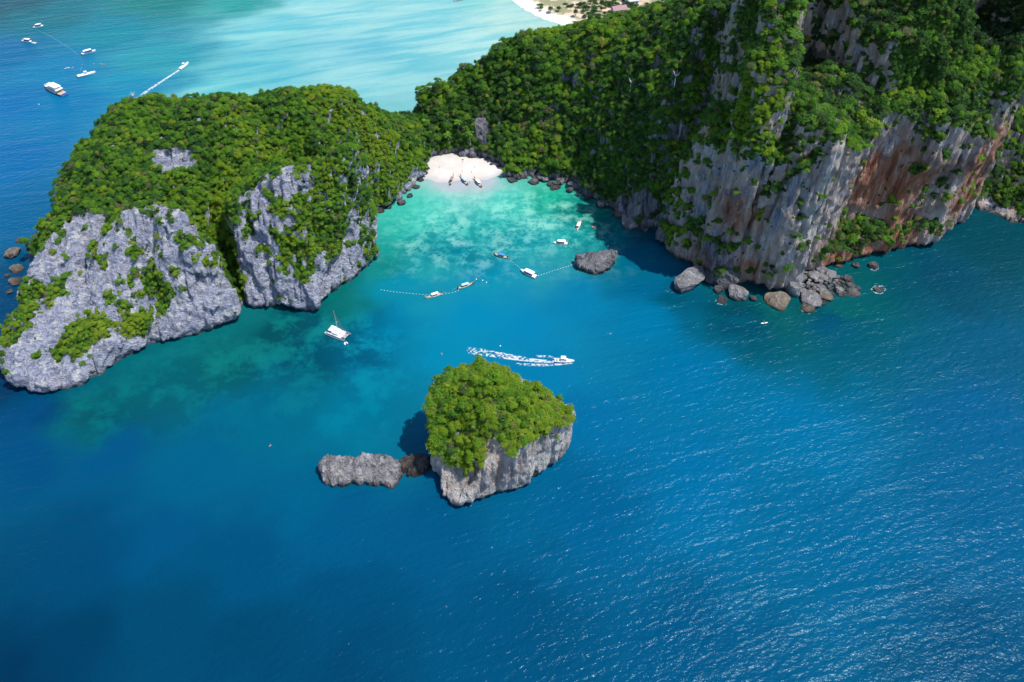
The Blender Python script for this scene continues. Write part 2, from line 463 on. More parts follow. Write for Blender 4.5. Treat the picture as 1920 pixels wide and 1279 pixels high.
VEG_BLOBS = [(1870, 80, 125, 42, 2.2), (1900, 10, 145, 40, 2.0),   # px, py, z, radius, amount
    (560, 400, 42, 15, .8), (620, 350, 58, 12, .7), (640, 430, 38, 13, .7), (560, 480, 28, 12, .6), (520, 440, 36, 8, .4), (590, 440, 34, 12, .4), (520, 345, 53, 8, .3), (600, 330, 58, 10, .4),
    (470, 420, 35, 7, -.5), (460, 380, 44, 6, -.5), (700, 420, 38, 7, -.9), (690, 480, 20, 9, -.9), (600, 550, 9, 14, -.8), (480, 560, 8, 12, -.6), (690, 350, 52, 6, -.6),
    (300, 395, 50, 10, -.7), (280, 440, 44, 10, -.6), (390, 450, 36, 12, -.6), (400, 560, 18, 13, -.7), (350, 610, 8, 14, -.9), (440, 560, 12, 8, -.4),
    (270, 470, 38, 8, .5), (240, 420, 44, 7, .5), (310, 560, 22, 12, .8), (300, 510, 30, 8, .5), (350, 500, 32, 6, .4), (450, 545, 14, 6, .7), (250, 620, 10, 6, .7),
    (150, 450, 38, 10, -.5), (180, 410, 42, 8, -.5), (90, 500, 30, 12, -.6), (170, 560, 20, 12, -.7), (180, 510, 28, 8, -.4), (60, 720, 5, 14, -.8), (200, 690, 6, 14, -.7), (75, 640, 14, 9, -.5), (100, 610, 18, 8, -.3),
    (150, 640, 14, 7, .9), (105, 660, 12, 6, .8), (190, 620, 16, 6, .9), (120, 550, 24, 7, .6), (30, 590, 20, 9, .5), (10, 620, 20, 8, .5), (60, 540, 26, 8, .4), (250, 610, 14, 5, .7),
    (305, 302, 57, 6, -1.6), (328, 301, 57, 6, -1.6), (350, 298, 57, 5, -1.2), (140, 245, 47, 8, -1.8), (105, 295, 45, 8, -1.8), (905, 240, 18, 7, -1.6), (905, 262, 12, 6, -1.0),
    (1240, 300, 50, 10, -.9), (1225, 340, 36, 10, -.9), (1210, 395, 12, 10, -.9), (1190, 370, 15, 8, -.5), (1338, 215, 88, 5, -1.6), (1325, 255, 78, 6, -1.2), (1350, 150, 104, 4.5, -1.4), (1352, 100, 116, 4, -1.0), (1310, 60, 108, 5, -.8), (1480, 70, 130, 6, -.5), (1395, 110, 122, 11, 1.5), (1385, 200, 100, 10, 1.5), (1410, 40, 130, 13, 1.4), (1400, 260, 88, 10, .9), (1400, 150, 110, 14, .5), (1440, 80, 128, 14, .4), (1430, 230, 95, 12, .5), (1150, 300, 30, 16, .6), (1200, 260, 50, 14, .5),
    (1598, 90, 122, 11, -1.8), (1585, 130, 110, 6, -1.2), (1600, 30, 138, 8, -1.0), (1710, 120, 112, 14, .4), (1782, 60, 125, 8, -1.8), (1775, 120, 112, 6, -1.2),
    (1290, 310, 60, 8, .6), (1270, 340, 48, 7, .6), (1262, 370, 40, 6, .4), (1500, 320, 76, 8, .5), (1520, 350, 68, 5, .6), (1640, 410, 20, 7, .75), (1670, 418, 18, 6, .7), (1615, 412, 22, 4, .8), (1555, 440, 20, 5, .6), (1505, 485, 8, 6, 1.3),
    (1830, 275, 60, 8, .5), (1860, 320, 40, 5, .35), (1820, 250, 68, 6, .4), (1560, 330, 70, 5, .6), (1600, 300, 78, 6, .6), (1730, 290, 62, 8, .3), (1400, 400, 45, 12, -.3),
]
ORANGE = [
    (1650, 330, 55, 9, 1.0), (1640, 360, 42, 9, 1.0), (1600, 345, 52, 6, .7), (1690, 300, 62, 8, .6), (1740, 330, 50, 8, .7), (1610, 480, 6, 10, .9), (1680, 465, 6, 10, .9), (1560, 480, 8, 9, .7),
    (1890, 300, 55, 9, 1.1), (1870, 350, 36, 8, 1.1), (1840, 375, 24, 8, .9), (1900, 260, 68, 8, .8), (1380, 380, 50, 8, .6), (1385, 420, 35, 7, .6), (1400, 490, 15, 8, .5), (1420, 500, 10, 7, .5),
    (1700, 420, 20, 8, .6), (1700, 350, 46, 13, .8), (1640, 330, 50, 12, .7), (1820, 380, 28, 12, 1.0), (1880, 320, 50, 14, 1.1), (1860, 290, 60, 10, .7), (1600, 420, 24, 8, .5), (1680, 465, 5, 16, .8), (1600, 480, 6, 14, .8), (1400, 400, 44, 10, .5), (1310, 500, 4, 10, .3), (1320, 470, 12, 6, .4), (1700, 260, 78, 7, .5), (1640, 300, 70, 5, .6), (1780, 300, 55, 6, .4), (1450, 440, 25, 8, .3),
    (940, 840, 20, 6, .6), (920, 880, 12, 6, .5),
]
def region_poly(V, poly):
    return poly_sdf(poly, V[:, 0], V[:, 1])

BARE = [
    [P(465, 590), P(545, 590), P(590, 594), P(612, 568), P(650, 542), P(716, 484), P(712, 430), P(706, 395, 52), P(692, 348, 62), P(650, 314, 69), P(605, 303, 71), P(545, 312, 68), P(500, 328, 63), P(452, 370, 55), P(440, 440, 40), P(452, 520, 20)],
    [P(20, 745), P(130, 740), P(240, 680), P(345, 642), P(455, 600), P(446, 560, 14), P(432, 500, 32), P(400, 448, 46), P(345, 398, 57), P(292, 378, 60), P(240, 396, 53), P(190, 398, 47), P(140, 395, 44), P(95, 430, 40), P(50, 480, 32), P(20, 560, 22), P(-15, 640, 10), P(-10, 720)],
]
def bare_sdf(V):
    return np.maximum(poly_sdf(BARE[0], V[:, 0], V[:, 1]), poly_sdf(BARE[1], V[:, 0], V[:, 1]))

def make_attrs(V, N, islet=False):
    n1 = fbm(V[:, 0] / 7, V[:, 1] / 7, V[:, 2] / 7, 4, 90)
    n2 = fbm(V[:, 0] / 26, V[:, 1] / 26, V[:, 2] / 26, 3, 95)
    nz = N[:, 2]
    base = smoothstep(0.12, 0.5, nz)
    if not islet:
        inb = smoothstep(-3, 1, bare_sdf(V))
        base = np.maximum(base, (V[:, 0] < -48) * smoothstep(-0.05, 0.25, nz))
        sl = smoothstep(-2, 4, region_poly(V, BODIES['slope']['poly'])) * (region_poly(V, BODIES['cliff']['poly']) < 0)
        base = np.maximum(base, sl * smoothstep(-0.05, 0.25, nz))
        base = base * (1 - inb) + inb * (0.16 + 0.30 * smoothstep(0.3, 0.9, nz))
        pk = np.maximum(region_poly(V, BODIES['peak']['poly']), region_poly(V, BODIES['peak_wall']['poly']))
        base = np.maximum(base, 0.8 * smoothstep(-6, 0, pk) * smoothstep(-0.1, 0.3, nz) * (V[:, 2] > 80))
    n3 = fbm(V[:, 0] / 2.6, V[:, 1] / 2.6, V[:, 2] / 2.6, 2, 99)
    v = base + blobs(V, VEG_BLOBS) + (n1 - 0.5) * 1.5 + (n2 - 0.5) * 0.5 + (n3 - 0.5) * 1.3
    if not islet:
        v = v - 0.35 * (region_poly(V, BODIES['cliff']['poly']) > -8) * (1 - smoothstep(0.15, 0.5, nz)) * (V[:, 0] > 95)
    v = v * smoothstep(2.0, 6.5, V[:, 2] + (n1 - .5) * 8)
    veg = smoothstep(0.40, 0.55, v)
    orange = np.clip(blobs(V, ORANGE, 0.55), 0, 1)
    pale = np.zeros(len(V))
    if not islet:
        for f in np.linspace(0, 1, 12):
            x, y = P(1478, 534); zz = 4 + 92 * f
            pale = np.maximum(pale, np.exp(-((V[:, 0] - x) ** 2 + (V[:, 1] - y) ** 2) / 26.0 - ((V[:, 2] - zz) / 9.0) ** 2))
        pale = np.clip(pale + blobs(V, [(1740, 440, 6, 9, .8), (1760, 400, 20, 8, .7), (1700, 300, 60, 6, .5), (1660, 290, 66, 6, .6), (1400, 440, 30, 9, .6), (1420, 470, 20, 9, .6), (1450, 520, 6, 8, .5), (1790, 350, 40, 8, .6), (1850, 280, 60, 7, .6)]), 0, 1)
    else:
        pale = np.clip(0.22 + blobs(V, [(1000, 870, 12, 9, .5), (940, 930, 5, 7, .5), (880, 930, 6, 6, .3), (1040, 830, 16, 7, .5)]), 0, 1)
    orange = np.clip(orange * 1.25, 0, 1)
    return {'veg': veg, 'orange': orange, 'pale': pale}

TA = make_attrs(TV, TN)

# ------------------------------------------------------------------ materials of the setting
def rock_material(name, light, mid, dark, warm=0.3, streak=1.0, rs=1.0, tilt=0.0, wlo=0.5, cr=0.8, bump=3.2):
    t = NT(name)
    def rp(s):
        q = t.add('ShaderNodeVectorRotate', {'Vector': t.pos(), 'Angle': tilt}, rotation_type='X_AXIS').outputs[0]
        return t.add('ShaderNodeVectorMath', {0: q, 1: s}, operation='MULTIPLY').outputs[0]
    veg = t.attr('veg').outputs['Fac']; orange = t.attr('orange').outputs['Fac']
    pale = t.attr('pale').outputs['Fac']
    p1 = rp((0.11, 0.11, 0.030)); p2 = rp((0.5, 0.5, 0.06)); p3 = t.pos((1, 1, 1))
    n_st = t.noise(p1, 1.0, 6, 0.62, 0.5)
    n_fs = t.noise(p2, 1.0, 6, 0.65, 0.4)
    n_mid = t.noise(p3, 0.13 * rs, 5, 0.6)
    n_fine = t.noise(p3, 1.3 * rs, 6, 0.68)
    c = t.mix(t.ramp(n_st, [(0.38, 0), (0.54, 1)]), mid, light)
    c = t.mix(t.math('MULTIPLY', t.ramp(n_fs, [(0.47, 0), (0.60, 1)]), cr * streak), c, dark)
    c = t.mix(t.math('MULTIPLY', t.ramp(n_fine, [(0.36, 1), (0.48, 0)]), 0.5), c, dark)
    # pale calcite runs
    c = t.mix(t.math('MULTIPLY', t.ramp(t.math('ADD', t.noise(rp((0.30, 0.30, 0.02)), 1.0, 5, 0.6), t.math('MULTIPLY', pale, 0.4)), [(0.54, 0), (0.62, 1)]), 0.8), c, tuple(min(0.8, v * 1.45) for v in light))
    warmc = t.ramp(n_mid, [(0.38, (0.34, 0.17, 0.10)), (0.55, (0.62, 0.50, 0.42))])
    c = t.mix(t.math('MULTIPLY', t.ramp(n_mid, [(wlo, 0), (wlo + 0.16, 1)]), warm), c, warmc)
    ofac = t.math('MULTIPLY', orange, t.ramp(t.noise(t.pos((0.20, 0.20, 0.05)), 1.0, 5, 0.6, 0.8), [(0.30, 0), (0.46, 1)]))
    c = t.mix(t.math('MULTIPLY', ofac, 0.9), c, t.ramp(n_fs, [(0.35, (0.26, 0.065, 0.03)), (0.50, (0.52, 0.17, 0.07)), (0.64, (0.60, 0.38, 0.25))]))
    c = t.mix(t.math('MULTIPLY', t.ramp(pale, [(0.25, 0), (0.7, 1)]), t.ramp(n_fs, [(0.3, 1.0), (0.62, 0.7)])), c, (0.84, 0.80, 0.76))
    # tide mark
    z = t.add('ShaderNodeSeparateXYZ', {0: t.pos()}).outputs[2]
    wet = t.math('MULTIPLY', t.ramp(t.math('ADD', t.math('MULTIPLY', z, 0.16), t.math('MULTIPLY', n_fine, 0.3)), [(0.22, 1), (0.55, 0)]), 0.8)
    c = t.mix(wet, c, (0.035, 0.032, 0.03))
    # undergrowth
    gn = t.noise(p3, 0.9, 5, 0.7)
    g = t.ramp(gn, [(0.3, (0.024, 0.060, 0.010)), (0.5, (0.060, 0.120, 0.016)), (0.72, (0.130, 0.170, 0.030))])
    vf = t.ramp(t.math('ADD', veg, t.math('MULTIPLY', t.math('SUBTRACT', gn, 0.5), 1.4)), [(0.42, 0), (0.60, 1)])
    c = t.mix(vf, c, g)
    h = t.math('ADD', t.math('MULTIPLY', n_fs, 2.2), t.math('ADD', t.math('MULTIPLY', n_fine, 0.35), t.math('MULTIPLY', t.noise(rp((1.4, 1.4, 0.16)), 1.0, 5, 0.65), 1.6)))
    b = t.add('ShaderNodeBump', {'Strength': 1.0, 'Distance': bump, 'Height': h})
    return t.finish(c, 0.88, b.outputs[0], **{'Specular_IOR_Level': 0.25})

M_rock_left = rock_material('pale_limestone', (0.56, 0.59, 0.74), (0.38, 0.42, 0.58), (0.07, 0.09, 0.15), warm=0.12, tilt=-TILT, cr=0.62, bump=2.4)
M_rock_right = rock_material('stained_limestone', (0.86, 0.76, 0.72), (0.30, 0.39, 0.55), (0.05, 0.08, 0.15), warm=0.85, wlo=0.40, cr=0.6)
M_rock_hill = rock_material('shore_limestone', (0.34, 0.35, 0.41), (0.20, 0.21, 0.26), (0.05, 0.055, 0.08), warm=0.2)

def split_terrain():
    cen = TV[TQ].mean(axis=1)
    lim_left = cen[:, 0] < -48 - 0.25 * np.clip(cen[:, 1] - 455, 0, 200)
    cl = poly_sdf(BODIES['cliff']['poly'], cen[:, 0], cen[:, 1])
    lim_right = (cen[:, 0] > 92) & ((cl > -4) | (cen[:, 0] > 112) & (cen[:, 1] < 470) & (cen[:, 2] > 60) | (cen[:, 0] > 235))
    return [('headland', lim_left & ~lim_right, M_rock_left), ('hillside', ~lim_left & ~lim_right, M_rock_hill), ('cliffs', lim_right, M_rock_right)]

for nm, m, mat in split_terrain():
    q = TQ[m]
    u, inv = np.unique(q, return_inverse=True)
    me = mesh_np(nm, TV[u], inv.reshape(q.shape), {k: v[u] for k, v in TA.items()})
    link(nm, me, mat, kind='structure')

# ------------------------------------------------------------------ islet and free-standing rocks
ISLET = {'islet': body(
    pp([(820, 884), (829, 925), (850, 951), (885, 946), (926, 926), (960, 922), (992, 911), (1038, 874), (1068, 838)]) + [(28, 238), (18, 248), (0, 253), (-18, 250), (-31, 241), (-34.5, 229)],
    ww([(-9, 236, 44), (-15, 232, 39), (-10, 246, 33), (-22, 241, 34), (-29, 231, 34), (-34, 225, 27), (1, 234, 36), (10, 230, 38), (9, 241, 27), (20, 224, 33), (27, 217, 28), (27, 228, 23), (20, 236, 22),
        (0, 215, 37), (8, 213, 37), (-5, 211, 33), (-13, 208, 23), (-19, 213, 20), (-20, 222, 28), (-26, 206, 8), (-31, 215, 17), (-25, 199, 4), (17, 215, 33), (10, 222, 37), (-8, 222, 37)]),
    lean=-0.06, notch=1.8, k=2.0)}
If, Io = build_field(ISLET, -52, 46, 186, 280, -2.4, 54, 0.7, rough=0.55)
IV, IQ = surface_nets(If, Io, 0.7)
IN = vert_normals(IV, IQ); IV = roughen(IV, IN, 0.6, 3, 0.7); IN = vert_normals(IV, IQ)
IA = make_attrs(IV, IN, True)
thr_ = np.interp(IV[:, 0], [-20, -13, -10, 10, 16, 30], [13, 20, 31, 31, 24, 21])
nI = fbm(IV[:, 0] / 4, IV[:, 1] / 4, IV[:, 2] / 4, 3, 8) - .5
v = smoothstep(0.15, 0.4, IN[:, 2] + nI * .9) * smoothstep(-1.5, 1.5, IV[:, 2] - thr_ + nI * 8)
v = np.maximum(v, smoothstep(0.3, 0.6, blobs(IV, [(1000, 890, 6, 4, .75), (970, 905, 5, 3, .6)]) + nI))
IA['veg'] = v
M_rock_islet = rock_material('islet_limestone', (0.84, 0.78, 0.72), (0.46, 0.46, 0.52), (0.08, 0.10, 0.16), warm=0.7, wlo=0.42)
islet = link('rock_islet', mesh_np('rock_islet', IV, IQ, IA), M_rock_islet,
     label='small steep limestone islet with a bushy green top, standing alone in the open water', category='islet')

M_rock_dark = rock_material('sea_rock', (0.50, 0.48, 0.50), (0.24, 0.23, 0.26), (0.03, 0.032, 0.04), warm=0.35, streak=0.7, rs=2.0)
M_rock_black = rock_material('black_rock', (0.10, 0.09, 0.09), (0.045, 0.043, 0.045), (0.012, 0.012, 0.014), warm=0.2, streak=0.4, rs=2.0)  # near-black tones for the low rock beside the islet
M_rock_bay = rock_material('bay_rock', (0.30, 0.30, 0.33), (0.10, 0.11, 0.13), (0.02, 0.022, 0.03), warm=0.15, streak=0.4, rs=3.0)

def sea_rock(name, poly, ctrl, h, mat, label, rough=0.5, lean=0.35, notch=0.5, seed=0, s=0.5):
    pts = np.array(poly)
    f, o = build_field({'r': body(poly, ctrl, lean, notch, 1.5)}, pts[:, 0].min() - 4, pts[:, 0].max() + 4, pts[:, 1].min() - 4, pts[:, 1].max() + 4, -1.6, max(c[1] for c in ctrl) + 6, h, rough)
    V, Q = surface_nets(f, o, h)
    N = vert_normals(V, Q); V = roughen(V, N, 0.7, seed, s)
    c = V.mean(axis=0) * (1, 1, 0)
    n = len(V)
    o = link(name, mesh_np(name, V - c, Q, {'veg': np.zeros(n), 'orange': np.zeros(n)}), mat, label=label, category='rock')
    o.location = c
    return o

sea_rock('sea_rock', pp([(606, 905), (620, 914), (660, 911), (700, 913), (738, 915), (757, 893), (752, 874), (722, 872), (690, 870), (650, 873), (612, 870), (597, 878)]),
         cc([(598, 862, 6), (612, 870, 8), (650, 866, 7.5), (690, 862, 9), (720, 862, 8), (745, 872, 5), (740, 900, 3), (680, 905, 3), (630, 905, 3.5), (606, 893, 3)]), 0.45, M_rock_dark,
         'long craggy grey rock low in the water to the side of the islet', lean=0.12, rough=0.14, s=0.8)
sea_rock('sea_rock', pp([(744, 882), (765, 893), (790, 890), (806, 878), (806, 864), (788, 859), (756, 862), (744, 870)]),
         cc([(745, 860, 2), (775, 856, 4), (798, 860, 3), (780, 880, 2)]), 0.45, M_rock_black,
         'dark smooth boulder rock wedged between the long rock and the islet', rough=0.25)
sea_rock('sea_rock', pp([(1080, 502), (1095, 512), (1120, 516), (1142, 508), (1155, 488), (1140, 488), (1100, 490), (1078, 492)]),
         cc([(1085, 486, 5), (1120, 478, 7), (1148, 480, 6.5), (1095, 497, 4), (1125, 503, 4), (1146, 490, 4)]), 0.45, M_rock_bay,
         'rough black and white rock standing alone in the bay', lean=0.05, s=0.45, rough=0.14)
print('terrain objects', round(time.time() - T0, 1))

# ------------------------------------------------------------------ water
def srgb(c):
    c = np.array(c, float) / 255.0
    return np.where(c <= 0.04045, c / 12.92, ((c + 0.055) / 1.055) ** 2.4)

WCOL = [
    (20, 1260, 0, 58, 98), (300, 1150, 0, 80, 122), (150, 1180, 0, 68, 108), (450, 1200, 0, 77, 119), (640, 1150, 0, 84, 130), (640, 1250, 0, 76, 119), (150, 1050, 0, 80, 127), (450, 1070, 0, 88, 135), (300, 1000, 0, 92, 142), (640, 1000, 0, 96, 148), (960, 1200, 0, 88, 135), (1300, 1250, 0, 95, 145), (1850, 1250, 0, 88, 135),
    (1600, 1000, 0, 112, 165), (1850, 1000, 0, 105, 158), (1300, 900, 0, 122, 180), (1500, 800, 0, 125, 180), (1850, 800, 0, 105, 160), (1850, 650, 0, 98, 140), (1750, 520, 0, 82, 112), (1850, 450, 0, 80, 100),
    (1300, 700, 0, 125, 180), (1200, 600, 0, 132, 185), (1000, 600, 0, 145, 200), (900, 600, 0, 150, 200), (750, 600, 0, 140, 185), (700, 700, 5, 140, 175), (650, 780, 0, 135, 170), (500, 800, 0, 115, 150),
    (400, 850, 0, 105, 150), (200, 850, 0, 92, 145), (50, 850, 0, 85, 140), (50, 780, 0, 80, 135), (250, 730, 5, 120, 130), (160, 770, 5, 115, 125), (400, 680, 10, 125, 130), (500, 630, 10, 120, 125), (640, 560, 10, 125, 125),
    (720, 500, 20, 150, 150), (560, 700, 5, 120, 140), (1100, 800, 0, 120, 178), (1100, 950, 0, 105, 160), (800, 1000, 0, 95, 145), (850, 660, 0, 150, 195), (1000, 700, 0, 135, 190), (560, 950, 0, 105, 150),
    (850, 368, 165, 225, 218), (800, 400, 105, 218, 205), (950, 380, 115, 222, 208), (1040, 370, 50, 200, 170), (1100, 400, 20, 165, 150), (900, 420, 75, 200, 195), (1010, 420, 150, 225, 215), (1000, 460, 50, 185, 195),
    (850, 475, 20, 165, 185), (800, 490, 50, 180, 190), (900, 520, 0, 158, 195), (1050, 440, 40, 190, 190), (1150, 450, 5, 145, 165), (1180, 490, 0, 118, 155), (1210, 540, 0, 112, 160), (740, 430, 60, 195, 185), (760, 530, 0, 155, 190),
    (1100, 560, 0, 138, 190), (1150, 410, 5, 130, 130), (1210, 450, 0, 90, 115), (770, 400, 75, 205, 190), (720, 460, 40, 175, 170), (1250, 560, 0, 95, 125), (1400, 600, 0, 90, 125), (1550, 600, 0, 92, 135), (1400, 580, 5, 100, 108), (1490, 590, 8, 108, 112), (1560, 575, 8, 108, 115), (1610, 515, 5, 100, 110), (1450, 570, 5, 100, 108),
    (20, 300, 0, 120, 190), (20, 200, 0, 125, 195), (100, 130, 0, 140, 195), (20, 100, 0, 120, 180), (100, 30, 0, 125, 145), (30, 5, 0, 95, 115), (200, 60, 10, 150, 175), (300, 110, 50, 170, 190), (400, 175, 140, 210, 215), (500, 120, 120, 200, 215),
    (500, 50, 150, 212, 220), (650, 30, 165, 215, 222), (640, 100, 145, 205, 220), (800, 60, 165, 215, 222), (900, 80, 185, 222, 225), (700, 150, 160, 212, 220), (960, 40, 200, 225, 220), (300, 5, 0, 140, 140), (450, 5, 40, 170, 170),
    (600, 5, 170, 218, 222), (900, 5, 150, 212, 215), (250, 160, 30, 160, 200), (10, 420, 0, 110, 170), (10, 560, 0, 75, 125), (0, 700, 0, 60, 105), (130, 200, 0, 135, 195), (830, 5, 165, 215, 222), (940, 15, 190, 222, 220),
]
WATER_K = 0.44
wx = np.concatenate([[-6000, -3000, -1500, -900], np.arange(-620, 620, 2.5), [900, 1500, 3000, 6000]])
wy = np.concatenate([[-4000, -1500, -500, -100], np.arange(60, 900, 2.5), [1200, 1800, 3000, 6000, 9000]])
WX, WY = np.meshgrid(wx, wy, indexing='ij')
qx = WX + (fbm(WX / 18, WY / 18, 0 * WX, 3, 201) - .5) * 26
qy = WY + (fbm(WX / 18, WY / 18, 0 * WX + 4, 3, 205) - .5) * 26
num = np.zeros(WX.shape + (3,)); den = np.zeros(WX.shape)
for px, py, r, g, b in WCOL:
    x, y = P(px, py)
    w = 1.0 / (((qx - x) ** 2 + (qy - y) ** 2) + 45.0) ** 1.7
    num += w[..., None] * srgb((r, g, b)); den += w
wcol = num / den[..., None] * WATER_K * np.array([0.85, 1.0, 0.93])
wcol *= 1 + 0.22 * smoothstep(0.15, 0.32, wcol[..., 1:2])
# pale shallows hugging the beach
bx_, by_ = P(872, 345)
def near(px, py, rx, ry, pwr=1.0):
    x, y = P(px, py)
    return np.exp(-(((qx - x) / rx) ** 2 + ((qy - y) / ry) ** 2) * pwr)
sand_w = np.clip(near(868, 346, 26, 11) * 1.5, 0, 1)
wcol = wcol * (1 - sand_w[..., None]) + srgb((214, 224, 232)) * WATER_K * sand_w[..., None]
reef = np.clip(near(900, 400, 60, 22) * .5 + near(860, 460, 45, 25) * .9 + near(1050, 390, 28, 25) * .8 + near(980, 450, 50, 22) * .6 + near(1090, 430, 25, 30) * .4, 0, 1)
murk = np.clip(near(620, 640, 35, 22) * 1.0 + near(560, 620, 25, 12) + near(430, 700, 55, 22) * .7 + near(200, 770, 40, 14) * .6 + near(700, 760, 40, 35) * .3 + near(1430, 590, 40, 10) * .6, 0, 1)
streaks = np.clip(near(350, 90, 90, 90) * .9 + near(600, 80, 160, 110) * .8 + near(800, 60, 160, 110) * .6, 0, 1)
cbx, cby = P(900, 480)
chop = 1 - 0.62 * np.clip(np.exp(-(((WX - cbx) / 85) ** 2 + ((WY - cby) / 75) ** 2)) * 1.3, 0, 1) - 0.45 * np.exp(-(((WX + 140) / 120) ** 2 + ((WY - 270) / 60) ** 2)) - 0.3 * smoothstep(480, 560, WY)
chop = np.clip(chop * (0.85 + 0.3 * smoothstep(-60, 120, WX)), 0.3, 1.1)
nW = WX.shape
ii = np.arange(nW[0] * nW[1]).reshape(nW)
WQ = np.stack([ii[:-1, :-1], ii[1:, :-1], ii[1:, 1:], ii[:-1, 1:]], -1).reshape(-1, 4)
WV = np.stack([WX.ravel(), WY.ravel(), 0 * WX.ravel()], 1)

def water_material():
    t = NT('sea_water')
    col = t.attr('watercolour').outputs['Color']
    reef = t.attr('reef').outputs['Fac']; murk = t.attr('murk').outputs['Fac']; stk = t.attr('streaks').outputs['Fac']
    p = t.pos((1, 1, 0))
    # coral patches seen through clear water
    n = t.noise(p, 0.15, 8, 0.74, 0.1)
    dark = t.mix(1.0, col, (0.22, 0.66, 0.72), 'MULTIPLY')
    lite = t.mix(0.42, col, (0.36, 0.60, 0.52))
    c = t.mix(t.math('MULTIPLY', reef, t.ramp(n, [(0.44, 1), (0.54, 0)])), col, dark)
    c = t.mix(t.math('MULTIPLY', reef, t.ramp(t.noise(p, 0.075, 8, 0.72), [(0.50, 0), (0.66, 0.8)])), c, lite)
    nm = t.noise(p, 0.05, 9, 0.70, 0.15)
    c = t.mix(t.math('MULTIPLY', murk, t.ramp(nm, [(0.46, 1), (0.56, 0)])), c, t.mix(1.0, col, (0.4, 0.50, 0.62), 'MULTIPLY'))
    c = t.mix(t.math('MULTIPLY', murk, t.ramp(nm, [(0.54, 0), (0.66, 0.5)])), c, t.mix(1.0, col, (2.5, 1.5, 1.2), 'MULTIPLY'))
    sp = t.add('ShaderNodeVectorRotate', {'Vector': t.pos(), 'Angle': math.radians(-18)}, rotation_type='Z_AXIS').outputs[0]
    sp = t.add('ShaderNodeVectorMath', {0: sp, 1: (0.012, 0.07, 1)}, operation='MULTIPLY').outputs[0]
    ns = t.noise(sp, 1.0, 7, 0.62, 0.3)
    c = t.mix(t.math('MULTIPLY', stk, t.ramp(ns, [(0.40, 0.8), (0.52, 0)])), c, t.mix(1.0, col, (0.42, 0.82, 0.92), 'MULTIPLY'))
    c = t.mix(t.math('MULTIPLY', stk, t.ramp(ns, [(0.52, 0), (0.64, 0.5)])), c, t.mix(1.0, col, (1.5, 1.22, 1.1), 'MULTIPLY'))
    # slow drift of depth and current
    big = t.noise(t.pos((0.010, 0.022, 0)), 1.0, 4, 0.5)
    c = t.mix(t.ramp(big, [(0.3, 0.06), (0.7, 0)]), c, t.mix(1.0, c, (0.75, 0.86, 0.9), 'MULTIPLY'))
    # wave relief: chop, wavelets, swell
    def waves(ang, sx, sy, detail, rough):
        r = t.add('ShaderNodeVectorRotate', {'Vector': t.pos(), 'Angle': math.radians(ang)}, rotation_type='Z_AXIS').outputs[0]
        r = t.add('ShaderNodeVectorMath', {0: r, 1: (sx, sy, 1)}, operation='MULTIPLY').outputs[0]
        return t.noise(r, 1.0, detail, rough, 0.3)
    fine = waves(12, 0.5, 0.95, 3.0, 0.5)
    mid = waves(-22, 0.20, 0.42, 3, 0.5)
    swell = waves(-14, 0.02, 0.11, 2, 0.5)
    patch = t.ramp(t.noise(t.pos((1, 1, 0)), 0.02, 3, 0.5), [(0.3, 0.45), (0.7, 1.0)])
    h = t.math('ADD', t.math('MULTIPLY', t.math('MULTIPLY', fine, 0.40), patch), t.math('ADD', t.math('MULTIPLY', mid, 0.68), t.math('MULTIPLY', swell, 1.3)))
    h = t.math('MULTIPLY', h, t.attr('chop').outputs['Fac'])
    b = t.add('ShaderNodeBump', {'Strength': 1.0, 'Distance': 1.0, 'Height': h})
    return t.finish(c, 0.17, b.outputs[0], **{'IOR': 1.33, 'Specular_IOR_Level': 0.17, 'Specular_Tint': (0.6, 0.9, 1.0, 1.0)})
M_water = water_material()
link('sea', mesh_np('sea', WV, WQ, {'watercolour': wcol.reshape(-1, 3), 'reef': reef.ravel(), 'murk': murk.ravel(), 'chop': chop.ravel(), 'streaks': streaks.ravel()}), M_water, kind='structure')

# ------------------------------------------------------------------ beaches
def sand_material():
    t = NT('sand')
    n = t.noise(t.pos(), 0.12, 5, 0.6); f = t.noise(t.pos(), 1.5, 4, 0.6)
    c = t.mix(t.ramp(n, [(0.35, 0), (0.7, 1)]), (0.53, 0.515, 0.50), (0.48, 0.43, 0.385))
    z = t.add('ShaderNodeSeparateXYZ', {0: t.pos()}).outputs[2]
    c = t.mix(t.ramp(z, [(0.0, 1), (0.6, 0)]), c, (0.36, 0.36, 0.37))
    b = t.add('ShaderNodeBump', {'Strength': 0.5, 'Distance': 0.25, 'Height': f})
    return t.finish(c, 0.9, b.outputs[0])
M_sand = sand_material()
def beach_sheet(name, poly, slope, zmax, step, mat=None, z0=-0.35, rough=0.15):
    pts = np.array(poly)
    xs = np.arange(pts[:, 0].min() - 2, pts[:, 0].max() + 2, step); ys = np.arange(pts[:, 1].min() - 2, pts[:, 1].max() + 2, step)
    X, Y = np.meshgrid(xs, ys, indexing='ij')
    D = poly_sdf(poly, X, Y) + (fbm(X / 9, Y / 9, 0 * X, 3, 77) - .5) * 5
    Z = np.minimum(z0 + D * slope, zmax) + (fbm(X / 5, Y / 5, 0 * X, 3, 78) - .5) * rough
    Z = np.where(D < -1, z0 - 0.6, Z)
    i = np.arange(X.size).reshape(X.shape)
    Q = np.stack([i[:-1, :-1], i[1:, :-1], i[1:, 1:], i[:-1, 1:]], -1).reshape(-1, 4)
    ok = (D.ravel()[Q] > -4).all(axis=1)
    return link(name, mesh_np(name, np.stack([X.ravel(), Y.ravel(), Z.ravel()], 1), Q[ok]), mat or M_sand, kind='structure')
BEACH = pp([(780, 338), (820, 346), (870, 345), (915, 342), (950, 332), (962, 318), (945, 300), (915, 285), (870, 280), (830, 280), (790, 296), (776, 320)])
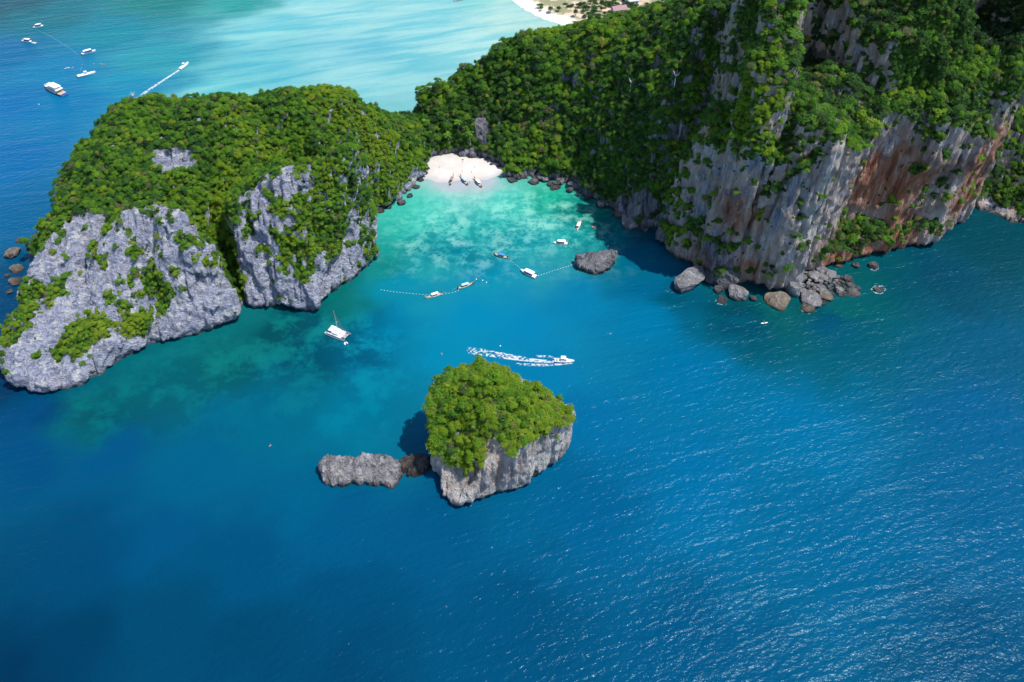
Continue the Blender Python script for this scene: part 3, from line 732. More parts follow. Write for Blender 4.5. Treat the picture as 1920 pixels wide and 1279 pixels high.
beach_sheet('beach', BEACH, 0.11, 2.6, 0.8)
def soil_material():
    t = NT('sandy_soil')
    n = t.noise(t.pos(), 0.06, 5, 0.62); f = t.noise(t.pos(), 0.9, 4, 0.6)
    c = t.mix(t.ramp(n, [(0.42, 0), (0.55, 1)]), (0.55, 0.40, 0.30), (0.10, 0.13, 0.04))
    c = t.mix(t.math('MULTIPLY', f, 0.4), c, (0.62, 0.50, 0.40))
    edge = t.attr('shore').outputs['Fac']
    c = t.mix(edge, c, (0.72, 0.66, 0.58))
    return t.finish(c, 0.9)
M_soil = soil_material()
BACK = [P(935, -12), P(955, 3), P(985, 24), P(1012, 38)] + [(45, 690), (60, 600), (200, 600), (420, 640), (460, 900), (300, 1100), (-60, 1100), (-60, 860)]
vf_ = beach_sheet('valley_floor', BACK, 0.10, 2.0, 4.0, mat=M_soil, rough=0.6)
vco = np.empty(len(vf_.data.vertices) * 3, np.float32); vf_.data.vertices.foreach_get('co', vco); vco = vco.reshape(-1, 3)
at_ = vf_.data.attributes.new('shore', 'FLOAT', 'POINT'); at_.data.foreach_set('value', (1 - smoothstep(14, 20, poly_sdf(BACK, vco[:, 0], vco[:, 1]))).astype(np.float32))
print('water', round(time.time() - T0, 1))
# ------------------------------------------------------------------ vegetation
def leaf_material(name, gain=1.0):
    t = NT(name)
    at = t.add('ShaderNodeAttribute', attribute_name='tone', attribute_type='INSTANCER').outputs['Fac']
    n = t.noise(t.pos(), 0.35, 3, 0.6)
    n2 = t.noise(t.pos(), 2.2, 2, 0.6)
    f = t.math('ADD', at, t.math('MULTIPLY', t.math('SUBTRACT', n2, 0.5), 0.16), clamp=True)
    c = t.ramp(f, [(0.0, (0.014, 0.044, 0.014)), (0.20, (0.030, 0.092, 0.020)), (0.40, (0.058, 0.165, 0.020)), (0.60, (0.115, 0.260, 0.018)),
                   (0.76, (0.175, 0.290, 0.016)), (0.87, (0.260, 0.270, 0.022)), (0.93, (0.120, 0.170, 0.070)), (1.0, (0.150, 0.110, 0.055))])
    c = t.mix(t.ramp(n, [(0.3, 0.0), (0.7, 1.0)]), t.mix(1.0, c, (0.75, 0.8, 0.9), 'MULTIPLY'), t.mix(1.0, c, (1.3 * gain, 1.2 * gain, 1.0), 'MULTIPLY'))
    b = t.add('ShaderNodeBsdfPrincipled', {'Base Color': c, 'Roughness': 0.6, 'Specular IOR Level': 0.25})
    tr = t.add('ShaderNodeBsdfTranslucent', {'Color': t.mix(1.0, c, (1.5, 1.6, 0.6), 'MULTIPLY')})
    mx = t.add('ShaderNodeMixShader', {0: 0.38, 1: b.outputs[0], 2: tr.outputs[0]})
    t.t.links.new(mx.outputs[0], t.out.inputs[0])
    return t.m
M_leaf = leaf_material('foliage')
def bark_material():
    t = NT('bark')
    n = t.noise(t.pos((1, 1, 0.3)), 1.2, 4, 0.6)
    return t.finish(t.mix(n, (0.16, 0.13, 0.10), (0.42, 0.38, 0.33)), 0.85)
M_bark = bark_material()

def crown_mesh(name, cards, lobes, size, flat=1.0, seed=0, spread=0.62):
    """clumps of leaf-sized faces over overlapping lobes; crown radius 1, resting at z 0"""
    r = np.random.default_rng(seed)
    L = []
    for i in range(lobes):
        a = r.uniform(0, 2 * math.pi); d = spread * math.sqrt(r.uniform(0, 1)) if i else 0
        L.append((d * math.cos(a), d * math.sin(a), flat * (0.62 + 0.45 * (1 - d) * r.uniform(0.5, 1)), r.uniform(0.18, 0.44) if i else 0.5))
    w = np.array([l[3] ** 2 for l in L]); w /= w.sum()
    V = []; Q = []
    for k in range(cards):
        l = L[r.choice(len(L), p=w)]
        u = r.normal(size=3); u[2] = abs(u[2]) * 0.9 - 0.25 + r.uniform(0, .3); u /= np.linalg.norm(u)
        rad = l[3] * (r.uniform(0.75, 1.08) if r.uniform() < .8 else r.uniform(1.0, 1.35))
        c = np.array(l[:3]) + u * rad * np.array([1, 1, flat])
        n = u + r.normal(size=3) * 0.42; n[2] += 0.25; n /= np.linalg.norm(n)
        t1 = np.cross(n, r.normal(size=3)); t1 /= np.linalg.norm(t1); t2 = np.cross(n, t1)
        s = size * r.uniform(0.6, 1.35)
        i = len(V)
        V += [c + t1 * s, c + t2 * s * .7 + n * s * .12, c - t1 * s, c - t2 * s * .7 + n * s * .12]
        Q.append((i, i + 1, i + 2, i + 3))
    # inner mass so that the crown is not see-through everywhere
    return mesh_np(name, np.array(V), np.array(Q), smooth=False)

def trunk_mesh(name, seed, h=1.0, limbs=4, rb=0.09, crown_z=0.45):
    r = np.random.default_rng(seed)
    V = []; Q = []
    def tube(p0, p1, r0, r1, n=5, seg=2):
        base = len(V)
        d = np.array(p1, float) - np.array(p0, float); d /= np.linalg.norm(d)
        a = np.cross(d, (0.3, 0.9, 0.2)); a /= np.linalg.norm(a); b = np.cross(d, a)
        for s in range(seg + 1):
            f = s / seg
            c = np.array(p0) * (1 - f) + np.array(p1) * f + (r.normal(size=3) * 0.02 if 0 < s < seg else 0)
            rr = r0 * (1 - f) + r1 * f
            for k in range(n):
                an = 2 * math.pi * k / n
                V.append(c + a * math.cos(an) * rr + b * math.sin(an) * rr)
        for s in range(seg):
            for k in range(n):
                k2 = (k + 1) % n
                Q.append((base + s * n + k, base + s * n + k2, base + (s + 1) * n + k2, base + (s + 1) * n + k))
    tube((0, 0, -0.5), (0.02, 0, crown_z * h), rb, rb * 0.65, 6, 3)
    for i in range(limbs):
        a = i * 2 * math.pi / limbs + r.uniform(-.4, .4)
        tube((0.02, 0, crown_z * h * .9), (0.5 * math.cos(a), 0.5 * math.sin(a), crown_z * h + r.uniform(.35, .6)), rb * .55, rb * .18)
    return mesh_np(name, np.array(V), np.array(Q))

CROWNS = [crown_mesh('crown', 720, 13, 0.088, 0.85, 1, 0.74), crown_mesh('crown', 660, 11, 0.092, 0.72, 2, 0.78), crown_mesh('crown', 740, 15, 0.084, 1.0, 3, 0.7),
          crown_mesh('crown', 640, 10, 0.098, 0.62, 4, 0.82), crown_mesh('crown', 700, 12, 0.09, 1.3, 5, 0.58), crown_mesh('crown', 720, 14, 0.088, 0.85, 6, 0.8)]
SHRUBS = [crown_mesh('foliage', 230, 9, 0.135, 0.5, 11, 0.95), crown_mesh('foliage', 220, 8, 0.145, 0.42, 12, 1.0), crown_mesh('foliage', 240, 8, 0.13, 0.65, 13, 0.85)]
TRUNKS = [trunk_mesh('trunk', 21), trunk_mesh('trunk', 22, limbs=3), trunk_mesh('trunk', 23, limbs=5)]
STEMS = [trunk_mesh('stem', 24, 0.5, 3, 0.06, 0.2)]
for m in CROWNS + SHRUBS: m.materials.append(M_leaf)
for m in TRUNKS + STEMS: m.materials.append(M_bark)
CROWN_Z = 0.08          # crown base above the foot, in crown radii

def sample_surface(V, Q, N, veg, density):
    a, b, c, d = (V[Q[:, k]] for k in range(4))
    area = 0.5 * np.linalg.norm(np.cross(c - a, d - b), axis=1)
    w = area * (veg[Q].mean(axis=1) > 0.5) * (V[Q].min(axis=1)[:, 2] > 1.5)
    n = int(w.sum() * density)
    fi = rng.choice(len(Q), n, p=w / w.sum())
    u = rng.uniform(size=(n, 1)); v = rng.uniform(size=(n, 1))
    p = (a[fi] * (1 - u) + b[fi] * u) * (1 - v) + (d[fi] * (1 - u) + c[fi] * u) * v
    nn = N[Q[fi]].mean(axis=1); nn /= np.linalg.norm(nn, axis=1, keepdims=True)
    return p, nn

def thin(p, r, space):
    """keep points so that discs of radius r*space do not overlap: dart throwing on a hash grid"""
    order = rng.permutation(len(p)); cell = 2.0
    grid = {}; keep = []
    pl = p.tolist(); rl = (r * space).tolist()
    rmax = max(rl)
    R = int(math.ceil(rmax / cell))
    for i in order:
        x, y, z = pl[i]; ri = rl[i]
        cx, cy, cz = int(x // cell), int(y // cell), int(z // cell)
        ok = True
        R = int(math.ceil(ri / cell))
        for ax in range(cx - R, cx + R + 1):
            for ay in range(cy - R, cy + R + 1):
                for az_ in range(cz - R, cz + R + 1):
                    for (qx_, qy_, qz_, qr) in grid.get((ax, ay, az_), ()):
                        rr = (ri + qr) * 0.5
                        if (x - qx_) ** 2 + (y - qy_) ** 2 + (z - qz_) ** 2 < rr * rr:
                            ok = False; break
                    if not ok: break
                if not ok: break
            if not ok: break
        if ok:
            grid.setdefault((cx, cy, cz), []).append((x, y, z, ri)); keep.append(i)
    return np.array(keep)

def plants_on(V, Q, N, veg, where):
    p, n = sample_surface(V, Q, N, veg, 0.75 if where == 'land' else 1.1)
    if where != 'land': m_ = p[:, 2] > 10; p, n = p[m_], n[m_]
    steep = n[:, 2]
    x, y, z = p.T
    big = fbm(x / 16, y / 16, z / 16, 3, 301)
    if where == 'land':
        bl = bare_sdf(p)
        small = np.clip(1 - smoothstep(0.28, 0.50, steep) + smoothstep(-4, 2, bl) * 0.75, 0, 1)
        sl = region_poly(p, BODIES['slope']['poly'])
        r = (1.15 + 2.6 * rng.beta(1.3, 3.2, len(p))) * (1 + 0.25 * (sl > 0)) * (1 + 0.25 * (rng.uniform(size=len(p)) > .9))
        # the close-cropped bright slope beside the beach
        bx, by = P(720, 310, 25)
        lawn = np.exp(-(((x - bx) / 32) ** 2 + ((y - by) / 24) ** 2)) * (sl < 3)
        small = np.maximum(small, smoothstep(0.35, 0.6, lawn))
        cliffp = region_poly(p, BODIES['cliff']['poly'])
        r *= 1 + 0.35 * (cliffp > 0) * (steep > .5)
        r = r * (1 - small) + small * rng.uniform(0.6, 1.8, len(p)) ** 1.0
        is_tree = r > 1.45
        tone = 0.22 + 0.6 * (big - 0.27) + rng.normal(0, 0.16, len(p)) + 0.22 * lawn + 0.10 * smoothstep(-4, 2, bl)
        tone += 0.12 * (x < -60) + 0.04 * (sl > 0) - 0.5 * smoothstep(228, 250, x) * (y > 402) * (z > 92)  # last term paints the far-right recess's deep shade into its foliage tone
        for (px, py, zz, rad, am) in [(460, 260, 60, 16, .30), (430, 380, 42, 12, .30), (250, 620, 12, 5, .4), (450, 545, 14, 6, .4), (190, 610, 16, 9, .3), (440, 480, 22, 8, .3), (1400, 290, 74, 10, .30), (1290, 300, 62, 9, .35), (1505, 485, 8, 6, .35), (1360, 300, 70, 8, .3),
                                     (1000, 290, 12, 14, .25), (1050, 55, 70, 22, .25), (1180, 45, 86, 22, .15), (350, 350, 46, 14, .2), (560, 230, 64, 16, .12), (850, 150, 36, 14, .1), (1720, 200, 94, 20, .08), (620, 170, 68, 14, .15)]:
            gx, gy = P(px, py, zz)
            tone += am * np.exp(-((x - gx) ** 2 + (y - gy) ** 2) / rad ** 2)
        oddp = 0.045
    else:
        r = (1.5 + 2.3 * rng.beta(1.2, 1.8, len(p))) * (1 - 0.45 * (1 - smoothstep(0.3, 0.6, steep)))
        is_tree = r > 1.4
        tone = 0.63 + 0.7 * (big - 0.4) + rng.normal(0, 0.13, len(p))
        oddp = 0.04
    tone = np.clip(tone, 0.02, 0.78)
    odd = rng.uniform(size=len(p))
    tone = np.where(odd < oddp, rng.uniform(0.90, 0.96, len(p)), tone)
    tone = np.where(odd > 1 - oddp * 0.25, rng.uniform(0.8, 1.0, len(p)), tone)
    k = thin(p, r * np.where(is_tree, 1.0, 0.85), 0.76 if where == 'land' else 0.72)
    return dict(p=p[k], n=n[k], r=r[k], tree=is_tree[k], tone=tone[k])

pl_land = plants_on(TV, TQ, TN, TA['veg'], 'land')
pl_isl = plants_on(IV, IQ, IN, IA['veg'], 'islet')
# the flat wooded valley behind, beyond the ridge
nb = 1100
bp = np.stack([rng.uniform(20, 330, nb), rng.uniform(610, 800, nb), np.full(nb, 1.8)], 1)
inb = poly_sdf(BACK, bp[:, 0], bp[:, 1]) > 10
open_ = fbm(bp[:, 0] / 22, bp[:, 1] / 22, bp[:, 2], 2, 400) > 0.40
bp = bp[inb & open_]
pl_back = dict(p=bp, n=np.tile([0, 0, 1.0], (len(bp), 1)), r=rng.uniform(2.4, 4.4, len(bp)), tree=np.ones(len(bp), bool), tone=np.clip(rng.normal(.22, .1, len(bp)), 0.02, .7))
kb = thin(pl_back['p'], pl_back['r'], 1.0)
pl_back = {k: v[kb] for k, v in pl_back.items()}
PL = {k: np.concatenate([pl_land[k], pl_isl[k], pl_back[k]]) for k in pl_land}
PL['zone'] = np.concatenate([np.zeros(len(pl_land['p'])), np.ones(len(pl_isl['p'])), np.full(len(pl_back['p']), 2)]).astype(int)
nP = len(PL['p'])
print('plants', nP, 'trees', PL['tree'].sum(), round(time.time() - T0, 1))

# sight test against a coarse depth image of the land
def zbuffer():
    B = np.full((480, 320), 1e9)
    for V in (TV, IV):
        px, py, d = project(V)
        ok = (px >= 0) & (px < 1920) & (py >= 0) & (py < 1280)
        np.minimum.at(B, ((px[ok] / 4).astype(int), (py[ok] / 4).astype(int)), d[ok])
    return B
ZB = zbuffer()
tops = PL['p'] + np.array([0, 0, 1.0]) * (PL['r'] * 0.9)[:, None]
ppx, ppy, pd = project(tops)
inf = (ppx > 3) & (ppx < 1917) & (ppy > 3) & (ppy < 1276)
vis = np.zeros(nP, bool)
vis[inf] = pd[inf] < ZB[(ppx[inf] / 4).astype(int), np.minimum((ppy[inf] / 4).astype(int), 319)] + 2.5
size_px = PL['r'] / pd * vis
ang = rng.uniform(0, 2 * math.pi, nP)
vscale = rng.uniform(0.6, 1.15, nP) * PL['r']
lean_v = np.stack([PL['n'][:, 0], PL['n'][:, 1], PL['n'][:, 2] * 0 + 1.9], 1); lean_v /= np.linalg.norm(lean_v, axis=1, keepdims=True)
proto_i = np.where(PL['tree'], rng.integers(0, len(CROWNS), nP), rng.integers(0, len(SHRUBS), nP))
trunk_i = rng.integers(0, len(TRUNKS), nP)
own = np.zeros(nP, bool)
for flag in (True, False):
    idx = np.where(PL['tree'] == flag)[0]
    idx = idx[np.argsort(-size_px[idx])][:300]
    own[idx] = True

def euler_of(i):
    z = Vector(lean_v[i]); q = Vector((0, 0, 1)).rotation_difference(z)
    return (q.to_matrix() @ Matrix.Rotation(ang[i], 3, 'Z')).to_euler()

def tone_word(t):
    return ('dark green' if t < 0.25 else 'deep green' if t < 0.38 else 'mid green' if t < 0.5 else 'fresh green' if t < 0.62 else 'bright green' if t < 0.80 else 'yellowish' if t < 0.89 else 'greyish' if t < 0.97 else 'russet')

ISL = P(940, 760, 34)
def place_words(i):
    x, y, z = PL['p'][i]; px, py = ppx[i], ppy[i]
    if PL['zone'][i] == 1:
        row = 'at the back' if py < 735 else 'in the middle' if py < 800 else 'on the front slope' if py < 850 else 'at the front foot'
        side = ', left end' if px < 850 else ', centre left' if px < 920 else ', centre right' if px < 995 else ', right end'
        return 'of the small islet', row + side, 'islet'
    if x > 85:
        side = 'by the prow' if 1430 < px < 1590 else 'left of the prow' if px <= 1430 else 'far right' if px > 1760 else 'right of the prow'
        row = 'low on the face' if z < 50 else 'high on the peaks' if z > 112 else 'under the peaks' if (z > 88 or py < 215) else 'along the edge' if region_poly(PL['p'][i:i + 1], BODIES['cliff']['poly'])[0] < 16 else 'behind the edge'
        return 'on the tall cliff', row + ' ' + side, 'cliff'
    if x < -48:
        if region_poly(PL['p'][i:i + 1], BODIES['bluff_right']['poly'])[0] > -2: w = 'on the bare bluff nearest the bay'
        elif region_poly(PL['p'][i:i + 1], BODIES['bluff_left']['poly'])[0] > -2: w = 'on the middle grey bluff'
        elif region_poly(PL['p'][i:i + 1], BODIES['bluff_far_left']['poly'])[0] > -2: w = 'on the outermost grey bluff'
        else: w = 'on the wooded headland'
        row = 'near the waterline' if z < 10 else 'low down' if z < 20 else 'halfway up' if z < 35 else 'near the crest'
        return w, row, 'headland'
    return 'on the wooded slope', ('by the shore' if z < 12 else 'low down' if z < 30 else 'halfway up' if z < 60 else 'near the top') + (' behind the beach' if px < 960 else ' above the bay' if px < 1120 else ' towards the cliff'), 'slope'

for i in np.where(own)[0]:
    loc = PL['p'][i]; r = PL['r'][i]; isT = PL['tree'][i]
    w, row, grp = place_words(i)
    kind = 'tree' if isT else 'shrub'
    e = bpy.data.objects.new('broadleaf_tree' if isT else 'shrub', None); COL.objects.link(e)
    e.location = loc; e.rotation_euler = euler_of(i); e.scale = (r, r, vscale[i]); e.empty_display_size = .3
    size_w = ('large' if r > 2.9 else 'small' if r < 2.1 else 'mid-sized') if isT else ('wide' if r > 1.45 else 'low')
    tag(e, '%s %s %s %s, %s' % (size_w, tone_word(PL['tone'][i]), kind, w, row), kind, '%ss of the %s' % (kind, grp))
    cr = bpy.data.objects.new('crown' if isT else 'foliage', (CROWNS if isT else SHRUBS)[proto_i[i]]); COL.objects.link(cr)
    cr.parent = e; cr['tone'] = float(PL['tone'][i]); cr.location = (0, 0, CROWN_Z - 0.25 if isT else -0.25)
    tk = bpy.data.objects.new('trunk' if isT else 'stem', TRUNKS[trunk_i[i]] if isT else STEMS[0]); COL.objects.link(tk)
    tk.parent = e
    PL.setdefault('objs', {})[i] = (cr, tk)

# the rest of each kind: one object apiece, scattered with geometry nodes from the plants above
def scatter(name, mask, metas, label, category, zoff, twig=None):
    idx = np.where(mask & ~own)[0]
    if not len(idx): return
    me = bpy.data.meshes.new(name)
    me.vertices.add(len(idx)); me.vertices.foreach_set('co', PL['p'][idx].astype(np.float32).ravel())
    rot = np.array([euler_of(i)[:] for i in idx], np.float32)
    scl = np.stack([PL['r'][idx], PL['r'][idx], vscale[idx]], 1).astype(np.float32)
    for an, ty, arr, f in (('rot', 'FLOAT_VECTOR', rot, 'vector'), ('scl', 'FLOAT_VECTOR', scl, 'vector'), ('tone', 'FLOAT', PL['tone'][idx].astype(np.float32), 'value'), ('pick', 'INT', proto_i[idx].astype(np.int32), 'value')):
        at = me.attributes.new(an, ty, 'POINT'); at.data.foreach_set(f, arr.ravel())
    o = bpy.data.objects.new(name, me); COL.objects.link(o)
    tag(o, label, category, kind='stuff')
    g = bpy.data.node_groups.new(name, 'GeometryNodeTree')
    g.interface.new_socket('Geometry', in_out='INPUT', socket_type='NodeSocketGeometry')
    g.interface.new_socket('Geometry', in_out='OUTPUT', socket_type='NodeSocketGeometry')
    N = g.nodes; Lk = g.links
    gi = N.new('NodeGroupInput'); go = N.new('NodeGroupOutput')
    def named(nm, ty):
        a = N.new('GeometryNodeInputNamedAttribute'); a.data_type = ty; a.inputs[0].default_value = nm; return a.outputs[0]
    join_all = N.new('GeometryNodeJoinGeometry')
    for k, (me_k, src) in enumerate(metas):
        cmp = N.new('FunctionNodeCompare'); cmp.data_type = 'INT'; cmp.operation = 'EQUAL'
        Lk.new(named('pick', 'INT'), cmp.inputs[2]); cmp.inputs[3].default_value = k
        oi = N.new('GeometryNodeObjectInfo'); oi.transform_space = 'ORIGINAL'; oi.inputs[0].default_value = src; oi.inputs[1].default_value = True
        e2r = N.new('FunctionNodeEulerToRotation'); Lk.new(named('rot', 'FLOAT_VECTOR'), e2r.inputs[0])
        ip = N.new('GeometryNodeInstanceOnPoints')
        Lk.new(gi.outputs[0], ip.inputs['Points']); Lk.new(cmp.outputs[0], ip.inputs['Selection'])
        Lk.new(oi.outputs['Geometry'], ip.inputs['Instance']); Lk.new(e2r.outputs[0], ip.inputs['Rotation']); Lk.new(named('scl', 'FLOAT_VECTOR'), ip.inputs['Scale'])
        tr = N.new('GeometryNodeTranslateInstances'); Lk.new(ip.outputs[0], tr.inputs[0])
        tr.inputs['Translation'].default_value = (0, 0, zoff); 
        Lk.new(tr.outputs[0], join_all.inputs[0])
    if twig:
        oi = N.new('GeometryNodeObjectInfo'); oi.transform_space = 'ORIGINAL'; oi.inputs[0].default_value = twig; oi.inputs[1].default_value = True
        e2r = N.new('FunctionNodeEulerToRotation'); Lk.new(named('rot', 'FLOAT_VECTOR'), e2r.inputs[0])
        ip = N.new('GeometryNodeInstanceOnPoints'); Lk.new(gi.outputs[0], ip.inputs['Points']); Lk.new(oi.outputs['Geometry'], ip.inputs['Instance'])
        Lk.new(e2r.outputs[0], ip.inputs['Rotation']); Lk.new(named('scl', 'FLOAT_VECTOR'), ip.inputs['Scale'])
        Lk.new(ip.outputs[0], join_all.inputs[0])
    Lk.new(join_all.outputs[0], go.inputs[0])
    md = o.modifiers.new('scatter', 'NODES'); md.node_group = g
    return o

def source(me):
    for i, (cr, tk) in PL['objs'].items():
        if cr.data is me: return cr
        if tk.data is me: return tk
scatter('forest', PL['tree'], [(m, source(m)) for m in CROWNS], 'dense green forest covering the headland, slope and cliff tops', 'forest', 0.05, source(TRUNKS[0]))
scatter('undergrowth', ~PL['tree'], [(m, source(m)) for m in SHRUBS], 'low scrub clinging to the rock faces and steep green slopes', 'scrub', -0.3, None)
print('vegetation', round(time.time() - T0, 1))
# ------------------------------------------------------------------ boulders
def boulder_mesh(seed, n=14, flat=0.7):
    r = np.random.default_rng(seed)
    th = np.linspace(0, math.pi, n + 1); ph = np.linspace(0, 2 * math.pi, 2 * n, endpoint=False)
    V = []; Q = []
    for t in th:
        for f in ph: V.append((math.sin(t) * math.cos(f), math.sin(t) * math.sin(f), math.cos(t)))
    V = np.array(V)
    for _ in range(14):                      # planar facets
        d = r.normal(size=3); d /= np.linalg.norm(d); lim = r.uniform(0.62, 0.88)
        s = V @ d; V = V - np.maximum(s - lim, 0)[:, None] * d
    V = V * (1 + (fbm(V[:, 0] * 1.5 + seed, V[:, 1] * 1.5, V[:, 2] * 1.5, 4, seed, .6) - .5)[:, None] * 0.6)
    V[:, 2] *= flat
    m = 2 * n
    for i in range(n):
        for k in range(m): Q.append((i * m + k, (i + 1) * m + k, (i + 1) * m + (k + 1) % m, i * m + (k + 1) % m))
    return mesh_np('boulder', V, np.array(Q), smooth=False)
M_boulder = rock_material('boulder_grey', (0.46, 0.45, 0.47), (0.26, 0.26, 0.29), (0.06, 0.065, 0.08), warm=0.2, streak=0.2, rs=3.0)
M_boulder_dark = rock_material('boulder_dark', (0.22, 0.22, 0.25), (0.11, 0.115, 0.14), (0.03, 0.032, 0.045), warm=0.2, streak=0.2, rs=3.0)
M_boulder_brown = rock_material('boulder_brown', (0.40, 0.33, 0.26), (0.28, 0.23, 0.19), (0.10, 0.08, 0.07), warm=0.4, streak=0.1, rs=3.0)
BM = [boulder_mesh(s, 14, f) for s, f in ((1, .75), (2, .6), (3, .85), (4, .7), (5, .8), (6, .55))]

def boulder(px, py, wpx, hr=1.0, mat=None, label=None, group=None, ar=1.0, z=None, k=None, rz=None):
    x, y = P(px, py); _, _, dep = project(np.array([[x, y, 0.0]]))
    r = wpx * float(dep[0]) / F_PX / 2
    o = bpy.data.objects.new('boulder', BM[random.randrange(6) if k is None else k]); COL.objects.link(o)
    if not o.data.materials: o.data.materials.append(M_boulder)
    o.material_slots[0].link = 'OBJECT'; o.material_slots[0].material = mat or M_boulder
    o.scale = (r * 1.12, r * ar * 1.12, r * hr * 1.1)
    o.location = (x, y, (r * hr * 0.25) if z is None else z)
    o.rotation_euler = (random.uniform(-.2, .2), random.uniform(-.2, .2), random.uniform(0, 6.28) if rz is None else rz)
    return tag(o, label, 'boulder', group)

boulder(1288, 533, 84, .55, None, 'largest pale boulder at the outer end of the rocks under the cliff', ar=.55, k=4, rz=.75)
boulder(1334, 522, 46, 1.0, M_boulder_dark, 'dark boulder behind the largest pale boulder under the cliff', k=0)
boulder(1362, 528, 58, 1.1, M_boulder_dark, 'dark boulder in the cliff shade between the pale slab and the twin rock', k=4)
boulder(1345, 545, 22, .7, M_boulder_dark, 'small dark boulder in front of the shaded boulders')
boulder(1383, 553, 36, 1.2, M_boulder, 'hunched grey boulder standing in the water left of the prow', k=3)
boulder(1355, 562, 22, .4, M_boulder_dark, 'low wet rock with a foam edge left of the prow')
boulder(1411, 561, 16, .7, M_boulder_dark, 'small dark boulder alone in the water beneath the prow')
boulder(1458, 566, 44, .85, M_boulder_brown, 'large brown boulder directly below the prow', k=5, rz=0)
boulder(1486, 548, 34, 1.6, M_boulder, 'tall pale boulder leaning on the prow', k=0)
boulder(1519, 566, 40, .7, M_boulder, 'large rounded grey boulder at the front of the scree', k=3, rz=0)
boulder(1546, 557, 30, .8, M_boulder_brown, 'rounded brownish boulder at the right of the grey front boulder', k=1)
boulder(1516, 579, 26, .35, M_boulder_brown, 'low wave-washed rock in front of the scree')
boulder(1543, 568, 16, .5, M_boulder_dark, 'small wet rock between the front boulders')
boulder(1573, 499, 16, .3, M_boulder_brown, 'small brown rock just breaking the water beside the cliff')
boulder(1604, 499, 18, .8, M_boulder_dark, 'small dark rock in the water beside the cliff, middle of three')
boulder(1638, 500, 20, .7, M_boulder_dark, 'small dark rock farthest from the cliff with a white base')
boulder(1648, 544, 20, .25, M_boulder, 'half drowned rock ringed with white foam right of the scree')
SCR = pp([(1492, 528), (1502, 506), (1520, 503), (1560, 514), (1590, 522), (1612, 545), (1590, 556), (1555, 552), (1520, 556), (1500, 556)])
sc_pts = []
sx0, sy0 = P(1508, 512)
tries = 0
while len(sc_pts) < 95 and tries < 6000:
    tries += 1
    px = random.uniform(1490, 1612); py = random.uniform(500, 560)
    x, y = P(px, py)
    if poly_sdf(SCR, np.array([x]), np.array([y]))[0] < 0: continue
    w = random.choice([7, 8, 9, 10, 12, 14, 18, 22]) if len(sc_pts) > 12 else random.uniform(18, 26)
    if any((px - q[0]) ** 2 + ((py - q[1]) * 1.4) ** 2 < ((w + q[2]) * 0.36) ** 2 for q in sc_pts): continue
    sc_pts.append((px, py, w))
for px, py, w in sc_pts:
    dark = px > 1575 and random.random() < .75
    d = math.hypot(P(px, py)[0] - sx0, P(px, py)[1] - sy0)
    tone = 'dark' if dark else 'pale grey'
    sz = 'large' if w > 17 else 'mid-sized' if w > 9 else 'small'
    where = 'at the dark seaward end' if px > 1575 else 'in the middle' if px > 1535 else 'on the side next to the prow'
    row = 'upper' if py < 522 else 'middle' if py < 540 else 'lower'
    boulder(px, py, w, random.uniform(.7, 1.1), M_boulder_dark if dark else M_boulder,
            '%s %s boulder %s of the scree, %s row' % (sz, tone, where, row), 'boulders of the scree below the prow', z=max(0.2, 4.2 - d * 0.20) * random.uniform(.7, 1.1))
# rocky shore of the bay and of the headland's outer side
shore = [(948, 330), (960, 338), (985, 340), (1010, 343), (1035, 348), (1060, 354), (1085, 366), (1105, 376), (1125, 386), (1145, 398), (1165, 412), (1182, 424), (1200, 428), (1218, 434)]
for i, (a, b) in enumerate(zip(shore[:-1], shore[1:])):
    for k in range(4):
        f = random.random(); px = a[0] * (1 - f) + b[0] * f + random.uniform(-4, 4); py = a[1] * (1 - f) + b[1] * f + random.uniform(-9, 4)
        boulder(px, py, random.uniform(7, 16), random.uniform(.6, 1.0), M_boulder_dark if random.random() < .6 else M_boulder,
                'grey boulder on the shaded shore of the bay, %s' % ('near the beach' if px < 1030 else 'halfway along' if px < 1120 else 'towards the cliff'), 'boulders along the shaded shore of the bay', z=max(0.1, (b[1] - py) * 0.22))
boulder(1180, 422, 34, .8, M_boulder, 'large grey boulder at the end of the shaded shore beside the cliff', k=3)
boulder(1160, 404, 24, .8, M_boulder_dark, 'dark boulder behind the large grey one at the end of the shore', k=2)
boulder(1040, 352, 20, .5, M_boulder_dark, 'dark rock lying in the turquoise shallows off the shaded shore')
for px, py, w in [(712, 396, 16), (730, 389, 12), (752, 381, 16), (768, 368, 12), (781, 352, 14), (790, 338, 12), (797, 326, 14), (803, 318, 10)]:
    boulder(px, py, w, .8, M_boulder_dark, 'dark rock on the sunny shore of the bay, %s' % ('beside the beach' if px > 775 else 'below the bright green slope'), 'rocks along the sunny shore of the bay')
for px, py, w, t in [(24, 478, 34, 'largest brown rock off the outer side of the headland'), (32, 505, 26, 'brown rock just below the largest, off the outer headland'), (28, 528, 24, 'third brown rock along the outer side of the headland'),
                     (14, 517, 12, 'small rock awash outside the brown rocks'), (18, 548, 14, 'lowest small rock off the outer side of the headland'), (36, 452, 14, 'small rock above the largest brown one off the headland')]:
    boulder(px, py, w, .6, M_boulder_brown, t)
for px, py, w in [(868, 303, 4), (912, 302, 6), (921, 311, 5), (935, 314, 7), (906, 297, 6), (928, 305, 8), (915, 306, 4)]:
    boulder(px, py, w, .7, M_boulder_dark, 'small dark rock on the sand at the shaded end of the beach' if px > 900 else 'single dark rock in the middle of the beach', 'small rocks on the beach' if px > 900 else None, z=1.4)

